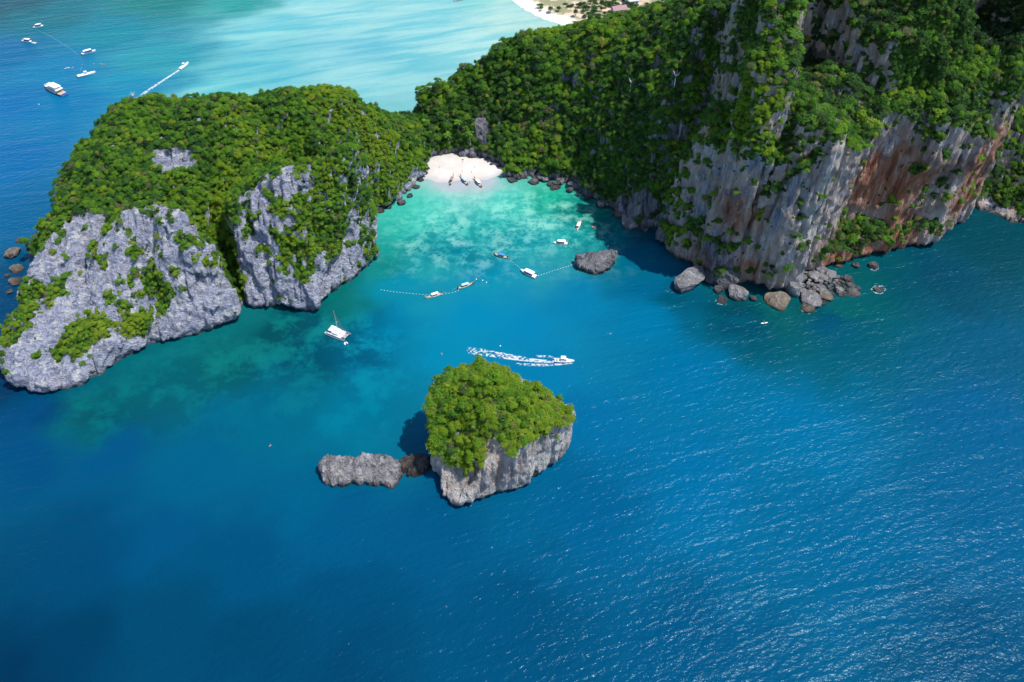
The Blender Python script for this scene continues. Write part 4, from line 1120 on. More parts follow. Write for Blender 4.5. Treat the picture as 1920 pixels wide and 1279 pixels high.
# ------------------------------------------------------------------ boats
M_white = plain('white_gelcoat', (0.80, 0.80, 0.80), 0.3, noise=0.03)
M_canvas = plain('white_canvas', (0.78, 0.78, 0.76), 0.7, noise=0.05)
M_blue = plain('blue_paint', (0.03, 0.12, 0.38), 0.4)
M_pale_blue = plain('pale_blue_canvas', (0.35, 0.55, 0.75), 0.7)
M_wood = plain('varnished_wood', (0.26, 0.13, 0.06), 0.5, noise=0.3)
M_dark_wood = plain('dark_wood', (0.10, 0.06, 0.04), 0.6, noise=0.3)
M_glass = plain('dark_glass', (0.02, 0.025, 0.03), 0.08)
M_black = plain('black_plastic', (0.02, 0.02, 0.02), 0.4)
M_grey = plain('grey_fittings', (0.35, 0.36, 0.38), 0.45)
M_red = plain('red_cloth', (0.55, 0.04, 0.03), 0.8)
M_orange = plain('orange_cloth', (0.75, 0.25, 0.04), 0.8)
M_alu = plain('aluminium_mast', (0.65, 0.68, 0.72), 0.35, metal=0.3)
M_teak = plain('teak_deck', (0.42, 0.32, 0.22), 0.7, noise=0.2)
M_skin = plain('skin', (0.50, 0.30, 0.20), 0.6)
M_hair = plain('dark_hair', (0.03, 0.02, 0.015), 0.7)
def foam_material():
    t = NT('sea_foam')
    a = t.math('MULTIPLY', t.attr('dens').outputs['Fac'], t.ramp(t.noise(t.pos(), 2.2, 4, 0.7), [(0.32, 0.35), (0.55, 1.0)]))
    b = t.add('ShaderNodeBsdfDiffuse', {'Color': (0.50, 0.54, 0.58, 1)}); tr = t.add('ShaderNodeBsdfTransparent')
    m = t.add('ShaderNodeMixShader', {0: a, 1: tr.outputs[0], 2: b.outputs[0]}); t.t.links.new(m.outputs[0], t.out.inputs[0])
    return t.m
M_foam = foam_material()

class MB:
    def __init__(self): self.V = []; self.F = []
    def box(self, c, s, taper=1.0):
        i = len(self.V); x, y, z = c; a, b, h = (q / 2 for q in s)
        for dz, k in ((-h, 1.0), (h, taper)):
            for dx, dy in ((-a, -b), (a, -b), (a, b), (-a, b)): self.V.append((x + dx * k, y + dy * k, z + dz))
        self.F += [(i + 3, i + 2, i + 1, i), (i + 4, i + 5, i + 6, i + 7)] + [(i + k, i + (k + 1) % 4, i + 4 + (k + 1) % 4, i + 4 + k) for k in range(4)]
        return self
    def tube(self, p0, p1, r0, r1=None, n=6):
        r1 = r0 if r1 is None else r1
        p0 = Vector(p0); p1 = Vector(p1); d = (p1 - p0).normalized()
        a = d.orthogonal().normalized(); b = d.cross(a); i = len(self.V)
        for p, r in ((p0, r0), (p1, r1)):
            for k in range(n):
                t = 2 * math.pi * k / n; self.V.append(tuple(p + a * math.cos(t) * r + b * math.sin(t) * r))
        self.F += [(i + k, i + (k + 1) % n, i + n + (k + 1) % n, i + n + k) for k in range(n)] + [tuple(range(i + n - 1, i - 1, -1)), tuple(range(i + n, i + 2 * n))]
        return self
    def loft(self, rings, closed=False, cap=True):
        i = len(self.V); m = len(rings[0])
        for r in rings: self.V += [tuple(p) for p in r]
        for a in range(len(rings) - 1):
            for k in range(m if closed else m - 1):
                k2 = (k + 1) % m
                self.F.append((i + a * m + k, i + a * m + k2, i + (a + 1) * m + k2, i + (a + 1) * m + k))
        if cap: self.F += [tuple(range(i + m - 1, i - 1, -1)), tuple(range(i + (len(rings) - 1) * m, i + len(rings) * m))]
        return self
    def build(self, name, mat, parent=None, smooth=False):
        me = bpy.data.meshes.new(name); me.from_pydata(self.V, [], self.F); me.update()
        if smooth: me.polygons.foreach_set('use_smooth', [True] * len(me.polygons))
        return link(name, me, mat, parent=parent)

def hull_rings(L, B, H, stern=0.85, bow_rise=0.35, draft=0.25, n=12, full=0.55, stern_rise=0.0):
    rings = []
    for i in range(n + 1):
        t = i / n; x = -L / 2 + L * t
        w = B / 2 * (stern + (1 - stern) * min(1, t / 0.35)) if t < 0.35 else B / 2 * max(0.02, 1 - ((t - 0.35) / 0.65) ** (1 / full + .6))
        sh = H + bow_rise * max(0, (t - 0.5) / 0.5) ** 2 + stern_rise * max(0, (0.3 - t) / 0.3) ** 2
        kz = -draft + (draft + sh * 0.6) * max(0, (t - 0.8) / 0.2) ** 2
        rings.append([(x, -w, sh), (x, -w * 0.93, sh * 0.4), (x, -w * 0.6, kz * 0.7), (x, 0, kz), (x, w * 0.6, kz * 0.7), (x, w * 0.93, sh * 0.4), (x, w, sh)])
    return rings

def deck_rings(rings, drop=0.12, inset=0.9, lo=0, hi=None):
    out = []
    for r in rings[lo:hi]:
        a, b = r[0], r[-1]
        out.append([(a[0], a[1] * inset, a[2] - drop), (a[0], 0, a[2] - drop + 0.04), (b[0], b[1] * inset, b[2] - drop)])
    return out

def place(px_bow, px_stern, L=None, z=0.0):
    b = Vector(P(*px_bow)); s = Vector(P(*px_stern)); c = (b + s) / 2; d = b - s
    return (c.x, c.y, z), math.atan2(d.y, d.x), d.length

def speedboat(bow, stern, label, L=None, style='canopy', engines=2, group=None, hullmat=None):
    loc, rz, l = place(bow, stern); L = L or l; B = L * 0.29
    t = thing('speedboat', label, 'boat', loc, rz, group)
    R = hull_rings(L, B, 0.075 * L + .25, 0.9, 0.05 * L, 0.3, 14)
    MB().loft(R).build('hull', hullmat or M_white, t)
    MB().loft(deck_rings(R, 0.10, 0.9), cap=False).build('deck', M_white, t)
    MB().loft([[(p[0], p[1] * 1.02, p[2] * 0.9 + .02), (p[0], p[1] * 1.02, p[2] * 0.9 - 0.14)] for p in (r[0] for r in R[:13])], cap=False).build('rub_rail', M_blue, t)
    dz = 0.075 * L + .20
    if style == 'canopy':
        m = MB()
        rr = []
        for x, w, h in ((-.36, .40, 1.75), (-.30, .43, 1.9), (0, .44, 1.95), (.16, .40, 1.9), (.22, .30, 1.75)):
            rr.append([(x * L, -w * B, dz + h - .1), (x * L, -w * B * .6, dz + h), (x * L, w * B * .6, dz + h), (x * L, w * B, dz + h - .1), (x * L, w * B, dz + h - .16), (x * L, -w * B, dz + h - .16)])
        m.loft(rr, closed=True).build('canopy', M_canvas, t)
        p = MB()
        for x in (-.33, -.08, .16):
            for s in (-1, 1): p.tube((x * L, s * .38 * B, dz), (x * L, s * .38 * B, dz + 1.8), .04)
        p.build('canopy_frame', M_grey, t)
        MB().loft([[(.17 * L, -.40 * B, dz), (.14 * L, -.38 * B, dz + 1.0)], [(.26 * L, -.2 * B, dz + .05), (.20 * L, -.2 * B, dz + 1.0)], [(.28 * L, 0, dz + .05), (.22 * L, 0, dz + 1.0)], [(.26 * L, .2 * B, dz + .05), (.20 * L, .2 * B, dz + 1.0)], [(.17 * L, .40 * B, dz), (.14 * L, .38 * B, dz + 1.0)]], cap=False).build('windshield', M_glass, t)
        b = MB()
        for s in (-1, 1): b.box((-.08 * L, s * .34 * B, dz + .2), (.42 * L, .14 * B, .4))
        b.build('bench', M_blue, t)
    elif style == 'cruiser':
        MB().loft([[(.32 * L, -.02 * B, dz + .15), (.32 * L, .02 * B, dz + .15), (.32 * L, .02 * B, dz + .16), (.32 * L, -.02 * B, dz + .16)],
                   [(.18 * L, -.28 * B, dz + .1), (.18 * L, .28 * B, dz + .1), (.16 * L, .2 * B, dz + .7), (.16 * L, -.2 * B, dz + .7)],
                   [(0, -.38 * B, dz + .1), (0, .38 * B, dz + .1), (0, .32 * B, dz + 1.2), (0, -.32 * B, dz + 1.2)],
                   [(-.2 * L, -.38 * B, dz + .1), (-.2 * L, .38 * B, dz + .1), (-.2 * L, .32 * B, dz + 1.2), (-.2 * L, -.32 * B, dz + 1.2)]], closed=True).build('cabin', M_white, t)
        MB().box((.03 * L, 0, dz + .85), (.10 * L, .70 * B, .45), .8).build('cabin_window', M_glass, t)
        MB().box((-.07 * L, 0, dz + 2.2), (.26 * L, .72 * B, .12), .92).build('hardtop', M_canvas, t)
        p = MB()
        for x in (-.17, .03):
            for s in (-1, 1): p.tube((x * L, s * .30 * B, dz + 1.1), (x * L, s * .32 * B, dz + 2.2), .05)
        p.build('hardtop_frame', M_grey, t)
        MB().box((-.38 * L, 0, dz + .2), (.12 * L, .7 * B, .4)).build('stern_seat', M_grey, t)
    else:
        MB().box((.02 * L, 0, dz + .5), (.10 * L, .4 * B, 1.0), .8).build('console', M_white, t)
        MB().box((.05 * L, 0, dz + 1.15), (.02 * L, .36 * B, .4)).build('windshield', M_glass, t)
        MB().box((-.14 * L, 0, dz + .3), (.08 * L, .6 * B, .6)).build('seat', M_canvas, t)
        MB().box((-.03 * L, 0, dz + 2.0), (.16 * L, .55 * B, .08), .9).build('sunshade', M_canvas, t)
        p = MB()
        for x in (-.09, .03):
            for s in (-1, 1): p.tube((x * L, s * .24 * B, dz), (x * L, s * .24 * B, dz + 2.0), .035)
        p.build('sunshade_frame', M_grey, t)
    for k in range(engines):
        y = (k - (engines - 1) / 2) * 0.75
        e = MB().box((-L / 2 - .35, y, .95), (.75, .5, .6), .75).box((-L / 2 - .25, y, .3), (.3, .2, .9)).build('outboard_motor', M_black if k % 2 == 0 else M_grey, t)
    return t

def longtail(bow, stern, label, hull=None, roof=None, L=None, group='longtail boats in the bay', z=0.0):
    loc, rz, l = place(bow, stern, z=z); L = L or l; B = L * 0.17
    t = thing('longtail_boat', label, 'boat', loc, rz, group)
    R = hull_rings(L, B, .65, 0.62, 1.6, 0.25, 18, 0.75, 0.35)
    MB().loft(R, cap=True).build('hull', hull or M_wood, t)
    MB().loft(deck_rings(R, 0.06, 0.8, 1, 17), cap=False).build('deck', M_teak, t)
    MB().loft([[(p[0], p[1] * 1.03, p[2] + .03), (p[0], p[1] * .9, p[2] + .04), (p[0], p[1] * 1.03, p[2] - .12)] for p in (r[0] for r in R)], cap=False).build('gunwale', M_white, t)
    MB().loft([[(p[0], p[1] * 1.03, p[2] + .03), (p[0], p[1] * .9, p[2] + .04), (p[0], p[1] * 1.03, p[2] - .12)] for p in (r[-1] for r in R)], cap=False).build('gunwale', M_white, t)
    rr = []
    for x, k in ((-.26, .9), (-.18, 1), (.02, 1), (.14, .95)):
        rr.append([(x * L, -.52 * B * k, 2.15), (x * L, -.3 * B, 2.38), (x * L, .3 * B, 2.38), (x * L, .52 * B * k, 2.15), (x * L, .52 * B * k, 2.08), (x * L, -.52 * B * k, 2.08)])
    MB().loft(rr, closed=True).build('roof', roof or M_pale_blue, t)
    p = MB()
    for x in (-.24, -.05, .12):
        for s in (-1, 1): p.tube((x * L, s * .46 * B, .6), (x * L, s * .48 * B, 2.12), .035)
    p.build('roof_post', M_grey, t)
    b = MB()
    for x in (-.16, -.06, .05, .2, .29): b.box((x * L, 0, .78), (.3, B * .8, .06))
    b.build('thwart', M_teak, t)
    MB().tube((L * .495, 0, 1.9), (L * .53, 0, 2.9), .10, .05).build('bow_post', hull or M_wood, t)
    MB().tube((L * .508, 0, 2.1), (L * .521, 0, 2.6), .17, .15).build('bow_ribbon', M_orange, t)
    e = MB().box((-L * .46, 0, 1.35), (.9, .5, .5), .8).build('engine', M_black, t)
    MB().tube((-L * .49, 0, 1.3), (-L * .49 - 3.2, .3, .05), .05, .04).build('propeller_shaft', M_grey, e)
    return t

longtail((851, 331), (844, 348), 'dark longtail boat drawn up on the sand, nearest the left end of the beach', M_dark_wood, plain('grey_tarp', (.22, .20, .20), .8), group='longtail boats drawn up at the beach', z=.25)
longtail((863, 332), (877, 348), 'longtail boat with a pale roof, middle one of three at the beach', M_wood, M_pale_blue, group='longtail boats drawn up at the beach', z=.2)
longtail((889, 336), (903, 352), 'longtail boat with a red stripe, the one farthest out of three at the beach', plain('red_hull', (.32, .05, .04), .5), M_canvas, group='longtail boats drawn up at the beach', z=.15)
longtail((1090, 415), (1080, 434), 'white longtail boat near the shaded shore, pointing away', M_white, M_canvas)
longtail((925, 478), (953, 485), 'wooden longtail boat with a blue canopy at the end of the dotted float line', M_wood, plain('blue_canopy', (.05, .22, .55), .7))
longtail((798, 561), (829, 551), 'pale longtail boat tied to the float line, nearest the headland', plain('cream_hull', (.6, .5, .38), .5), M_canvas)
longtail((890, 532), (858, 542), 'longtail boat with a long light blue roof beyond the pale one', M_dark_wood, M_pale_blue)
speedboat((1037, 457), (1064, 458), 'white canopied speedboat moored in the turquoise shallows', engines=3)
speedboat((976, 508), (1005, 521), 'white canopied speedboat moored between the two float lines', engines=2)
mv = speedboat((1077, 679), (1040, 677), 'white motor cruiser speeding past behind the islet', style='cruiser', engines=0)
speedboat((62, 53), (81, 49), 'white speedboat at the upper end of the far float line', engines=2)
speedboat((41, 78), (60, 79), 'white speedboat towing a dinghy near the picture\'s far left', engines=2)
speedboat((180, 96), (154, 103), 'white speedboat with a long canopy in the far turquoise water', engines=2)
speedboat((180, 137), (146, 145), 'open white speedboat with swimmers near it', style='open', engines=3)
speedboat((354, 119), (338, 131), 'small open boat racing away with a straight white wake', style='open', engines=1, hullmat=M_canvas)
speedboat((876, -1), (850, 2), 'teal edged boat anchored in the far shallows at the picture\'s top edge', engines=1, L=11)

def dinghy(bow, stern, label):
    loc, rz, L = place(bow, stern); t = thing('dinghy', label, 'dinghy', loc, rz)
    m = MB()
    for s in (-1, 1):
        m.tube((-L / 2, s * .75, .3), (L * .2, s * .75, .3), .28, .28, 8); m.tube((L * .2, s * .75, .3), (L / 2, s * .12, .45), .28, .2, 8)
    m.build('tube', M_white, t, True)
    MB().box((-.1 * L, 0, .2), (L * .75, 1.2, .1)).build('floor', M_grey, t)
    MB().box((-L / 2, 0, .6), (.4, .35, .6), .7).build('outboard_motor', M_black, t)
dinghy((60, 80.5), (68, 81.5), 'tiny white dinghy behind the far left speedboat')

# dive boat: blue hull, two white decks
loc, rz, L = place((85, 163), (121, 179)); B = L * .27
t = thing('dive_boat', 'largest tour boat with blue hull and white upper deck, far left', 'boat', loc, rz)
R = hull_rings(L, B, 1.6, .9, 1.1, .5, 14); MB().loft(R).build('hull', M_blue, t)
MB().loft([[(p[0], p[1] * 1.02, p[2] + .05), (p[0], p[1] * 1.02, p[2] - .55)] for p in (r[0] for r in R[3:])], cap=False).build('bulwark', M_white, t)
MB().loft([[(p[0], p[1] * 1.02, p[2] - .55), (p[0], p[1] * 1.02, p[2] + .05)] for p in (r[-1] for r in R[3:])], cap=False).build('bulwark', M_white, t)
MB().loft(deck_rings(R, .25, .95), cap=False).build('deck', M_teak, t)
cb = MB().box((.02 * L, 0, 2.6), (.52 * L, .74 * B, 2.1), .97).build('cabin', M_white, t)
MB().box((.02 * L, 0, 2.8), (.47 * L, .76 * B, .6)).build('window', M_glass, cb)
MB().box((-.04 * L, 0, 3.75), (.62 * L, .9 * B, .12)).build('upper_deck', M_white, t)
MB().box((.16 * L, 0, 4.5), (.16 * L, .55 * B, 1.4), .85).build('wheelhouse', M_white, t)
MB().box((-.09 * L, 0, 5.6), (.42 * L, .82 * B, .10), .95).build('sun_roof', M_canvas, t)
p = MB()
for x in (-.27, -.1, .08):
    for s in (-1, 1): p.tube((x * L, s * .38 * B, 3.8), (x * L, s * .38 * B, 5.6), .06)
p.build('roof_post', M_grey, t)
MB().tube((.1 * L, 0, 5.6), (.1 * L, 0, 7.4), .06).build('mast', M_grey, t)
p = MB(); [p.tube((-L / 2 - .2, s * .4 * B, .6), (-L / 2 - 1.6, s * .4 * B, .6), .06) for s in (-1, -.3, .3, 1)]; p.box((-L / 2 - .9, 0, .55), (1.5, .85 * B, .08)); p.build('dive_platform', M_blue, t)

# catamaran
loc, rz, L = place((653, 635), (616, 620)); B = L * .56
t = thing('catamaran', 'white sailing catamaran with bare mast anchored off the headland', 'sailboat', loc, rz)
for s in (-1, 1):
    R = [[(a, b * .42 + s * B * .37, c) for a, b, c in r] for r in hull_rings(L, B * .52, 1.35, .8, .25, .4, 14, .6)]
    MB().loft(R).build('hull', M_white, t)
MB().box((-.06 * L, 0, 1.15), (.66 * L, B * .72, .35)).build('bridge_deck', M_white, t)
sa = MB().loft([[(x * L, -w * B, 1.3), (x * L, w * B, 1.3), (x * L, w * B * .85, h), (x * L, w * B * .5, h + .12), (x * L, -w * B * .5, h + .12), (x * L, -w * B * .85, h)] for x, w, h in ((-.22, .33, 2.5), (-.05, .34, 2.6), (.10, .29, 2.35), (.19, .20, 1.55))], closed=True).build('saloon', M_white, t)
for s in (-1, 1): MB().box((.0, s * .318 * B, 2.0), (.26 * L, .05, .34)).build('window', M_glass, sa)
MB().box((.13 * L, 0, 2.08), (.02 * L, .42 * B, .4)).build('front_window', M_glass, sa)
MB().box((-.32 * L, 0, 1.36), (.2 * L, B * .5, .06)).build('cockpit_floor', M_teak, t)
MB().box((-.27 * L, 0, 3.1), (.22 * L, .56 * B, .08), .95).build('bimini', M_canvas, t)
p = MB(); [p.tube((x * L, s * .24 * B, 1.3), (x * L, s * .25 * B, 3.1), .04) for x in (-.36, -.18) for s in (-1, 1)]; p.build('bimini_frame', M_grey, t)
MB().loft([[(.26 * L, -.24 * B, 1.25), (.26 * L, .24 * B, 1.25)], [(.44 * L, -.2 * B, 1.4), (.44 * L, .2 * B, 1.4)]], cap=False).build('trampoline', M_grey, t)
MB().tube((.45 * L, -.37 * B, 1.5), (.45 * L, .37 * B, 1.5), .08).build('front_beam', M_alu, t)
ms = MB().tube((.04 * L, 0, 2.4), (.015 * L, 0, 17.5), .15, .09, 8).build('mast', M_alu, t)
sp_ = MB()
sp_.tube((.025 * L, -1.0, 9.2), (.03 * L, 0, 9.3), .05); sp_.tube((.025 * L, 1.0, 9.2), (.03 * L, 0, 9.3), .05); sp_.build('spreader', M_alu, ms)
MB().tube((.03 * L, 0, 3.3), (-.33 * L, 0, 3.5), .14, .12, 8).build('boom', M_alu, t)
MB().tube((.46 * L, 0, 1.6), (.02 * L, 0, 16.2), .10, .06, 6).build('furled_jib', plain('maroon_sail_cover', (.20, .03, .06), .8), t)
p = MB(); [p.tube((-.05 * L, s * .45 * B, 1.5), (.02 * L, 0, 16.5), .02, .02, 4) for s in (-1, 1)]; p.build('shroud', M_grey, t)
dinghy((647, 643), (650, 646), 'little dinghy bobbing in front of the catamaran')

# ------------------------------------------------------------------ people
def person_mesh(pose):
    """one continuous skinned body, 1.7 m tall; feet at z 0"""
    J = {'pelvis': (0, 0, .92, .13), 'waist': (0, 0, 1.08, .115), 'chest': (0, 0, 1.30, .14), 'neck': (0, 0, 1.47, .055), 'head': (0, .01, 1.60, .095), 'crown': (0, 0, 1.70, .06)}
    ed = [('pelvis', 'waist'), ('waist', 'chest'), ('chest', 'neck'), ('neck', 'head'), ('head', 'crown')]
    for s, n in ((-1, 'l'), (1, 'r')):
        if pose == 'stand': A = [(s * .19, 0, 1.40, .06), (s * .26, .02, 1.12, .045), (s * .27, -.06, .86, .032)]; Lg = [(s * .10, 0, .86, .09), (s * .12, -.01, .48, .06), (s * .13, .02, .08, .04), (s * .13, -.12, .04, .035)]
        elif pose == 'sit': A = [(s * .19, 0, 1.40, .06), (s * .28, -.12, 1.16, .045), (s * .22, -.36, 1.10, .032)]; Lg = [(s * .10, -.08, .90, .09), (s * .14, -.48, .98, .06), (s * .14, -.86, .84, .04), (s * .14, -.92, .80, .03)]
        else: A = [(s * .19, 0, 1.40, .06), (s * .42, -.05, 1.52, .045), (s * .52, -.08, 1.76, .032)]; Lg = [(s * .10, 0, .86, .09), (s * .16, .02, .48, .06), (s * .20, .05, .08, .04), (s * .20, .08, .0, .03)]
        for k, q in enumerate(A): J['a%s%d' % (n, k)] = q
        for k, q in enumerate(Lg): J['g%s%d' % (n, k)] = q
        ed += [('chest', 'a%s0' % n)] + [('a%s%d' % (n, k), 'a%s%d' % (n, k + 1)) for k in range(2)] + [('pelvis', 'g%s0' % n)] + [('g%s%d' % (n, k), 'g%s%d' % (n, k + 1)) for k in range(3)]
    names = list(J); me = bpy.data.meshes.new('tmp')
    me.from_pydata([J[n][:3] for n in names], [(names.index(a), names.index(b)) for a, b in ed], [])
    o = bpy.data.objects.new('tmp', me); COL.objects.link(o)
    o.modifiers.new('skin', 'SKIN'); sub = o.modifiers.new('sub', 'SUBSURF'); sub.levels = 1
    if not me.skin_vertices: me.skin_vertices.new()
    for i, n in enumerate(names): me.skin_vertices[0].data[i].radius = (J[n][3],) * 2; me.skin_vertices[0].data[i].use_root = (n == 'pelvis')
    dg = bpy.context.evaluated_depsgraph_get()
    out = bpy.data.meshes.new_from_object(o.evaluated_get(dg)); out.name = 'body'; out.materials.append(M_skin)
    bpy.data.objects.remove(o); return out
PERS = {k: person_mesh(k) for k in ('stand', 'sit', 'swim')}
def hair_mesh():
    m = MB(); m.loft([[(r * math.cos(a), r * math.sin(a) + .012, z) for a in np.linspace(0, 2 * math.pi, 9)[:-1]] for z, r in ((1.58, .108), (1.66, .115), (1.72, .09), (1.755, .03))], closed=True)
    me = bpy.data.meshes.new('hair'); me.from_pydata(m.V, [], m.F); me.materials.append(M_hair); return me
def shorts_mesh():
    m = MB(); m.loft([[(r * 1.25 * math.cos(a), r * math.sin(a), z) for a in np.linspace(0, 2 * math.pi, 11)[:-1]] for z, r in ((.80, .155), (.92, .155), (1.02, .135))], closed=True)
    me = bpy.data.meshes.new('shorts'); me.from_pydata(m.V, [], m.F); return me
HAIR = hair_mesh(); SHORTS = shorts_mesh(); SHORTS.materials.append(M_red)
SHORT_M = [M_red, M_blue, M_black, M_orange, M_canvas]
def person(x, y, z, pose, label, rz=0.0, flat=False, group=None, parent=None):
    t = thing('person', label, 'person', (x, y, z), rz, group)
    if flat: t.rotation_euler = (math.radians(-84), 0, rz)
    for nm, me in (('body', PERS[pose]), ('hair', HAIR), ('shorts', SHORTS)):
        o = bpy.data.objects.new(nm, me); COL.objects.link(o); o.parent = t
        if nm == 'shorts': o.material_slots[0].link = 'OBJECT'; o.material_slots[0].material = random.choice(SHORT_M)
    return t
def bz(px, py):
    return 1.1 + max(0, (338 - py)) * 0.028
for px, py, pose, lb in [(824, 314, 'sit', 'person in bright shorts sitting near the sunny end of the beach'), (867, 322, 'stand', 'person standing halfway up the middle of the beach'),
                         (890, 315, 'stand', 'person standing on the sand towards the shaded end of the beach'), (868, 305, 'sit', 'person sitting in front of the trees at the top of the beach'),
                         (884, 323, 'stand', 'person walking down the sand to the boats'), (880, 340, 'stand', 'person standing in the shallows beside the longtail boats')]:
    x, y = P(px, py, 1.5); dsd = poly_sdf(BEACH, np.array([x]), np.array([y]))[0]
    person(x, y, min(-0.35 + dsd * .11, 2.6) - (.9 if pose == 'sit' else .05), pose, lb, random.uniform(0, 6))
for px, py, lb in [(503, 838, 'lone swimmer in the deep water left of the islet'), (830, 666, 'swimmer leaving a faint trail behind the islet'), (1141, 625, 'lone swimmer in open water between islet and cliff')]:
    x, y = P(px, py); person(x, y, -0.05, 'swim', lb, random.uniform(0, 6), True)
for i in range(12):
    px, py = [(135, 127), (138, 129), (156, 120), (155, 127), (187, 120), (191, 121), (194, 122), (196, 120), (178, 120), (150, 131), (69, 139), (132, 128)][i]
    x, y = P(px, py); person(x, y, -0.05, 'swim', 'snorkeller in the water near the open white speedboat', random.uniform(0, 6), True, 'snorkellers near the far boats')

def kayak(px, py, rz, mat, label, who, n=1):
    x, y = P(px, py); t = thing('kayak', label, 'kayak', (x, y, 0), rz)
    MB().loft([[(a, b, c) for a, b, c in ((xx, -w, .22), (xx, -w * .7, -.05), (xx, w * .7, -.05), (xx, w, .22), (xx, 0, .30))] for xx, w in ((-2.1, .03), (-1.5, .26), (-.6, .40), (.6, .40), (1.5, .26), (2.1, .03))], closed=True).build('hull', mat, t)
    MB().loft([[(r * 1.5 * math.cos(a), r * math.sin(a), z) for a in np.linspace(0, 2 * math.pi, 11)[:-1]] for z, r in ((.27, .30), (.36, .31), (.33, .24))], closed=True).build('cockpit_rim', M_black, t)
    person(x, y, -.62, 'sit', who, rz + math.pi / 2)
    pd = MB().tube((0, -1.1, .75), (0.15, 1.1, .95), .025).box((0, -1.2, .72), (.05, .35, .18)).box((.15, 1.2, .97), (.05, .35, .18)).build('paddle', M_white, None)
    pd.location = (x, y, 0); pd.rotation_euler = (0, 0, rz)
    tag(pd, 'double bladed paddle held by the kayaker in the %s' % label.split(' near')[0].split(' drifting')[0].split(' on the')[0] + (' off the boulders' if 'boulders' in label else ''), 'paddle')
    return t
kayak(1433, 606, .2, M_white, 'white kayak on the dark water in front of the boulders', 'kayaker sitting in the white kayak')
kayak(1114, 427, 2.2, plain('pink_plastic', (.75, .22, .18), .5), 'pink and orange kayak near the shaded shore', 'paddler in the pink kayak')
kayak(126, 128, .5, M_white, 'white kayak drifting near the snorkellers', 'paddler in the white kayak among the snorkellers')

# ------------------------------------------------------------------ float lines and buoys
def float_line(pts, label, n, size=.16):
    w = [Vector((*P(*q), 0.05)) for q in pts]
    t = thing('float_line', label, 'float line', w[0]); m = MB()
    for a, b in zip(w[:-1], w[1:]): m.tube(a - w[0], b - w[0], .015, .015, 4)
    m.build('rope', M_pale_blue, t)
    seg = [(b - a).length for a, b in zip(w[:-1], w[1:])]; tot = sum(seg)
    fm = MB(); fm.tube((-size * 1.3, 0, 0), (size * 1.3, 0, 0), size * .8, size * .8, 8)
    me = bpy.data.meshes.new('float'); me.from_pydata(fm.V, [], fm.F); me.materials.append(M_white)
    for i in range(n):
        s = tot * (i + .5) / n; k = 0
        while s > seg[k]: s -= seg[k]; k += 1
        p = w[k].lerp(w[k + 1], s / seg[k]); d = w[k + 1] - w[k]
        o = bpy.data.objects.new('float', me); COL.objects.link(o); o.parent = t; o.location = p - w[0]; o.rotation_euler = (0, 0, math.atan2(d.y, d.x))
float_line([(712, 543), (735, 547), (765, 550), (800, 553), (830, 552), (848, 549), (862, 544)], 'curved line of white floats from the headland to the longtail boats', 25)
float_line([(956, 488), (972, 500), (984, 510)], 'short line of white floats between the blue longtail and the speedboat', 7)
float_line([(1007, 518), (1040, 507), (1079, 495)], 'straight line of white floats from the speedboat to the lone rock', 14)
float_line([(66, 55), (95, 68), (120, 84), (133, 92), (147, 104)], 'thin line of floats between the far speedboats', 40, .12)
BU = boulder_mesh(77, 8, 1.0); BU.name = 'buoy'; BU.materials.append(M_white)
for px, py, lb in [(938, 649, 'white round buoy behind the moving cruiser'), (893, 524, 'white buoy nearest the blue roofed longtail boat'), (905, 526, 'second white buoy in the loose row in the bay'), (912, 530, 'third white buoy in the loose row in the bay'),
                   (73, 196, 'white buoy near the large tour boat'), (1140, 462, 'white float beside the lone rock')]:
    x, y = P(px, py); o = bpy.data.objects.new('buoy', BU); COL.objects.link(o); o.location = (x, y, .1); o.scale = (.45,) * 3; tag(o, lb, 'buoy')

# ------------------------------------------------------------------ foam
def foam(name, path, widths, thr, label, seed=0, step=.14, scale=1.7, stretch=1.6):
    """path in pixels; cells of a fine grid kept where broken noise is high enough"""
    w = np.array([P(*q) for q in path]); n = 0
    seg = np.linalg.norm(np.diff(w, axis=0), axis=1); cum = np.concatenate([[0], np.cumsum(seg)])
    S = np.arange(0, cum[-1], step)
    cx = np.interp(S, cum, w[:, 0]); cy = np.interp(S, cum, w[:, 1]); wd = np.interp(S, cum, widths); th = np.interp(S, cum, thr)
    tx = np.gradient(cx); ty = np.gradient(cy); ln = np.hypot(tx, ty); nx_, ny_ = -ty / ln, tx / ln
    U = np.arange(-1, 1.0001, step / max(widths))
    X = cx[:, None] + nx_[:, None] * U[None] * wd[:, None]; Y = cy[:, None] + ny_[:, None] * U[None] * wd[:, None]
    f = fbm(X * scale / stretch, Y * scale, 0 * X + seed, 4, 500 + seed, .6) + 0.10 * (np.abs(U)[None] - .4) - 0.35 * np.maximum(np.abs(U)[None] - .8, 0)
    keep = f > th[:, None] - 0.11
    dens = smoothstep(-0.10, 0.05, f - th[:, None])
    Z = 0.06 + 0.12 * np.clip(f - th[:, None], 0, .4)
    i = np.arange(X.size).reshape(X.shape)
    k = keep[:-1, :-1] & keep[1:, :-1] & keep[1:, 1:] & keep[:-1, 1:]
    Q = np.stack([i[:-1, :-1], i[1:, :-1], i[1:, 1:], i[:-1, 1:]], -1)[k]
    u, inv = np.unique(Q, return_inverse=True)
    V = np.stack([X.ravel(), Y.ravel(), Z.ravel()], 1)[u]
    return link(name, mesh_np(name, V, inv.reshape(Q.shape), {'dens': dens.ravel()[u]}), M_foam, kind='stuff', label=label)
foam('wake_foam', [(1052, 678), (1030, 678), (1000, 676), (965, 671), (935, 666), (905, 661), (875, 657)], [.5, .9, 1.3, 1.8, 2.2, 2.5, 2.5], [.30, .40, .46, .50, .53, .56, .62], 'broken white wake trailing behind the motor cruiser', 1)
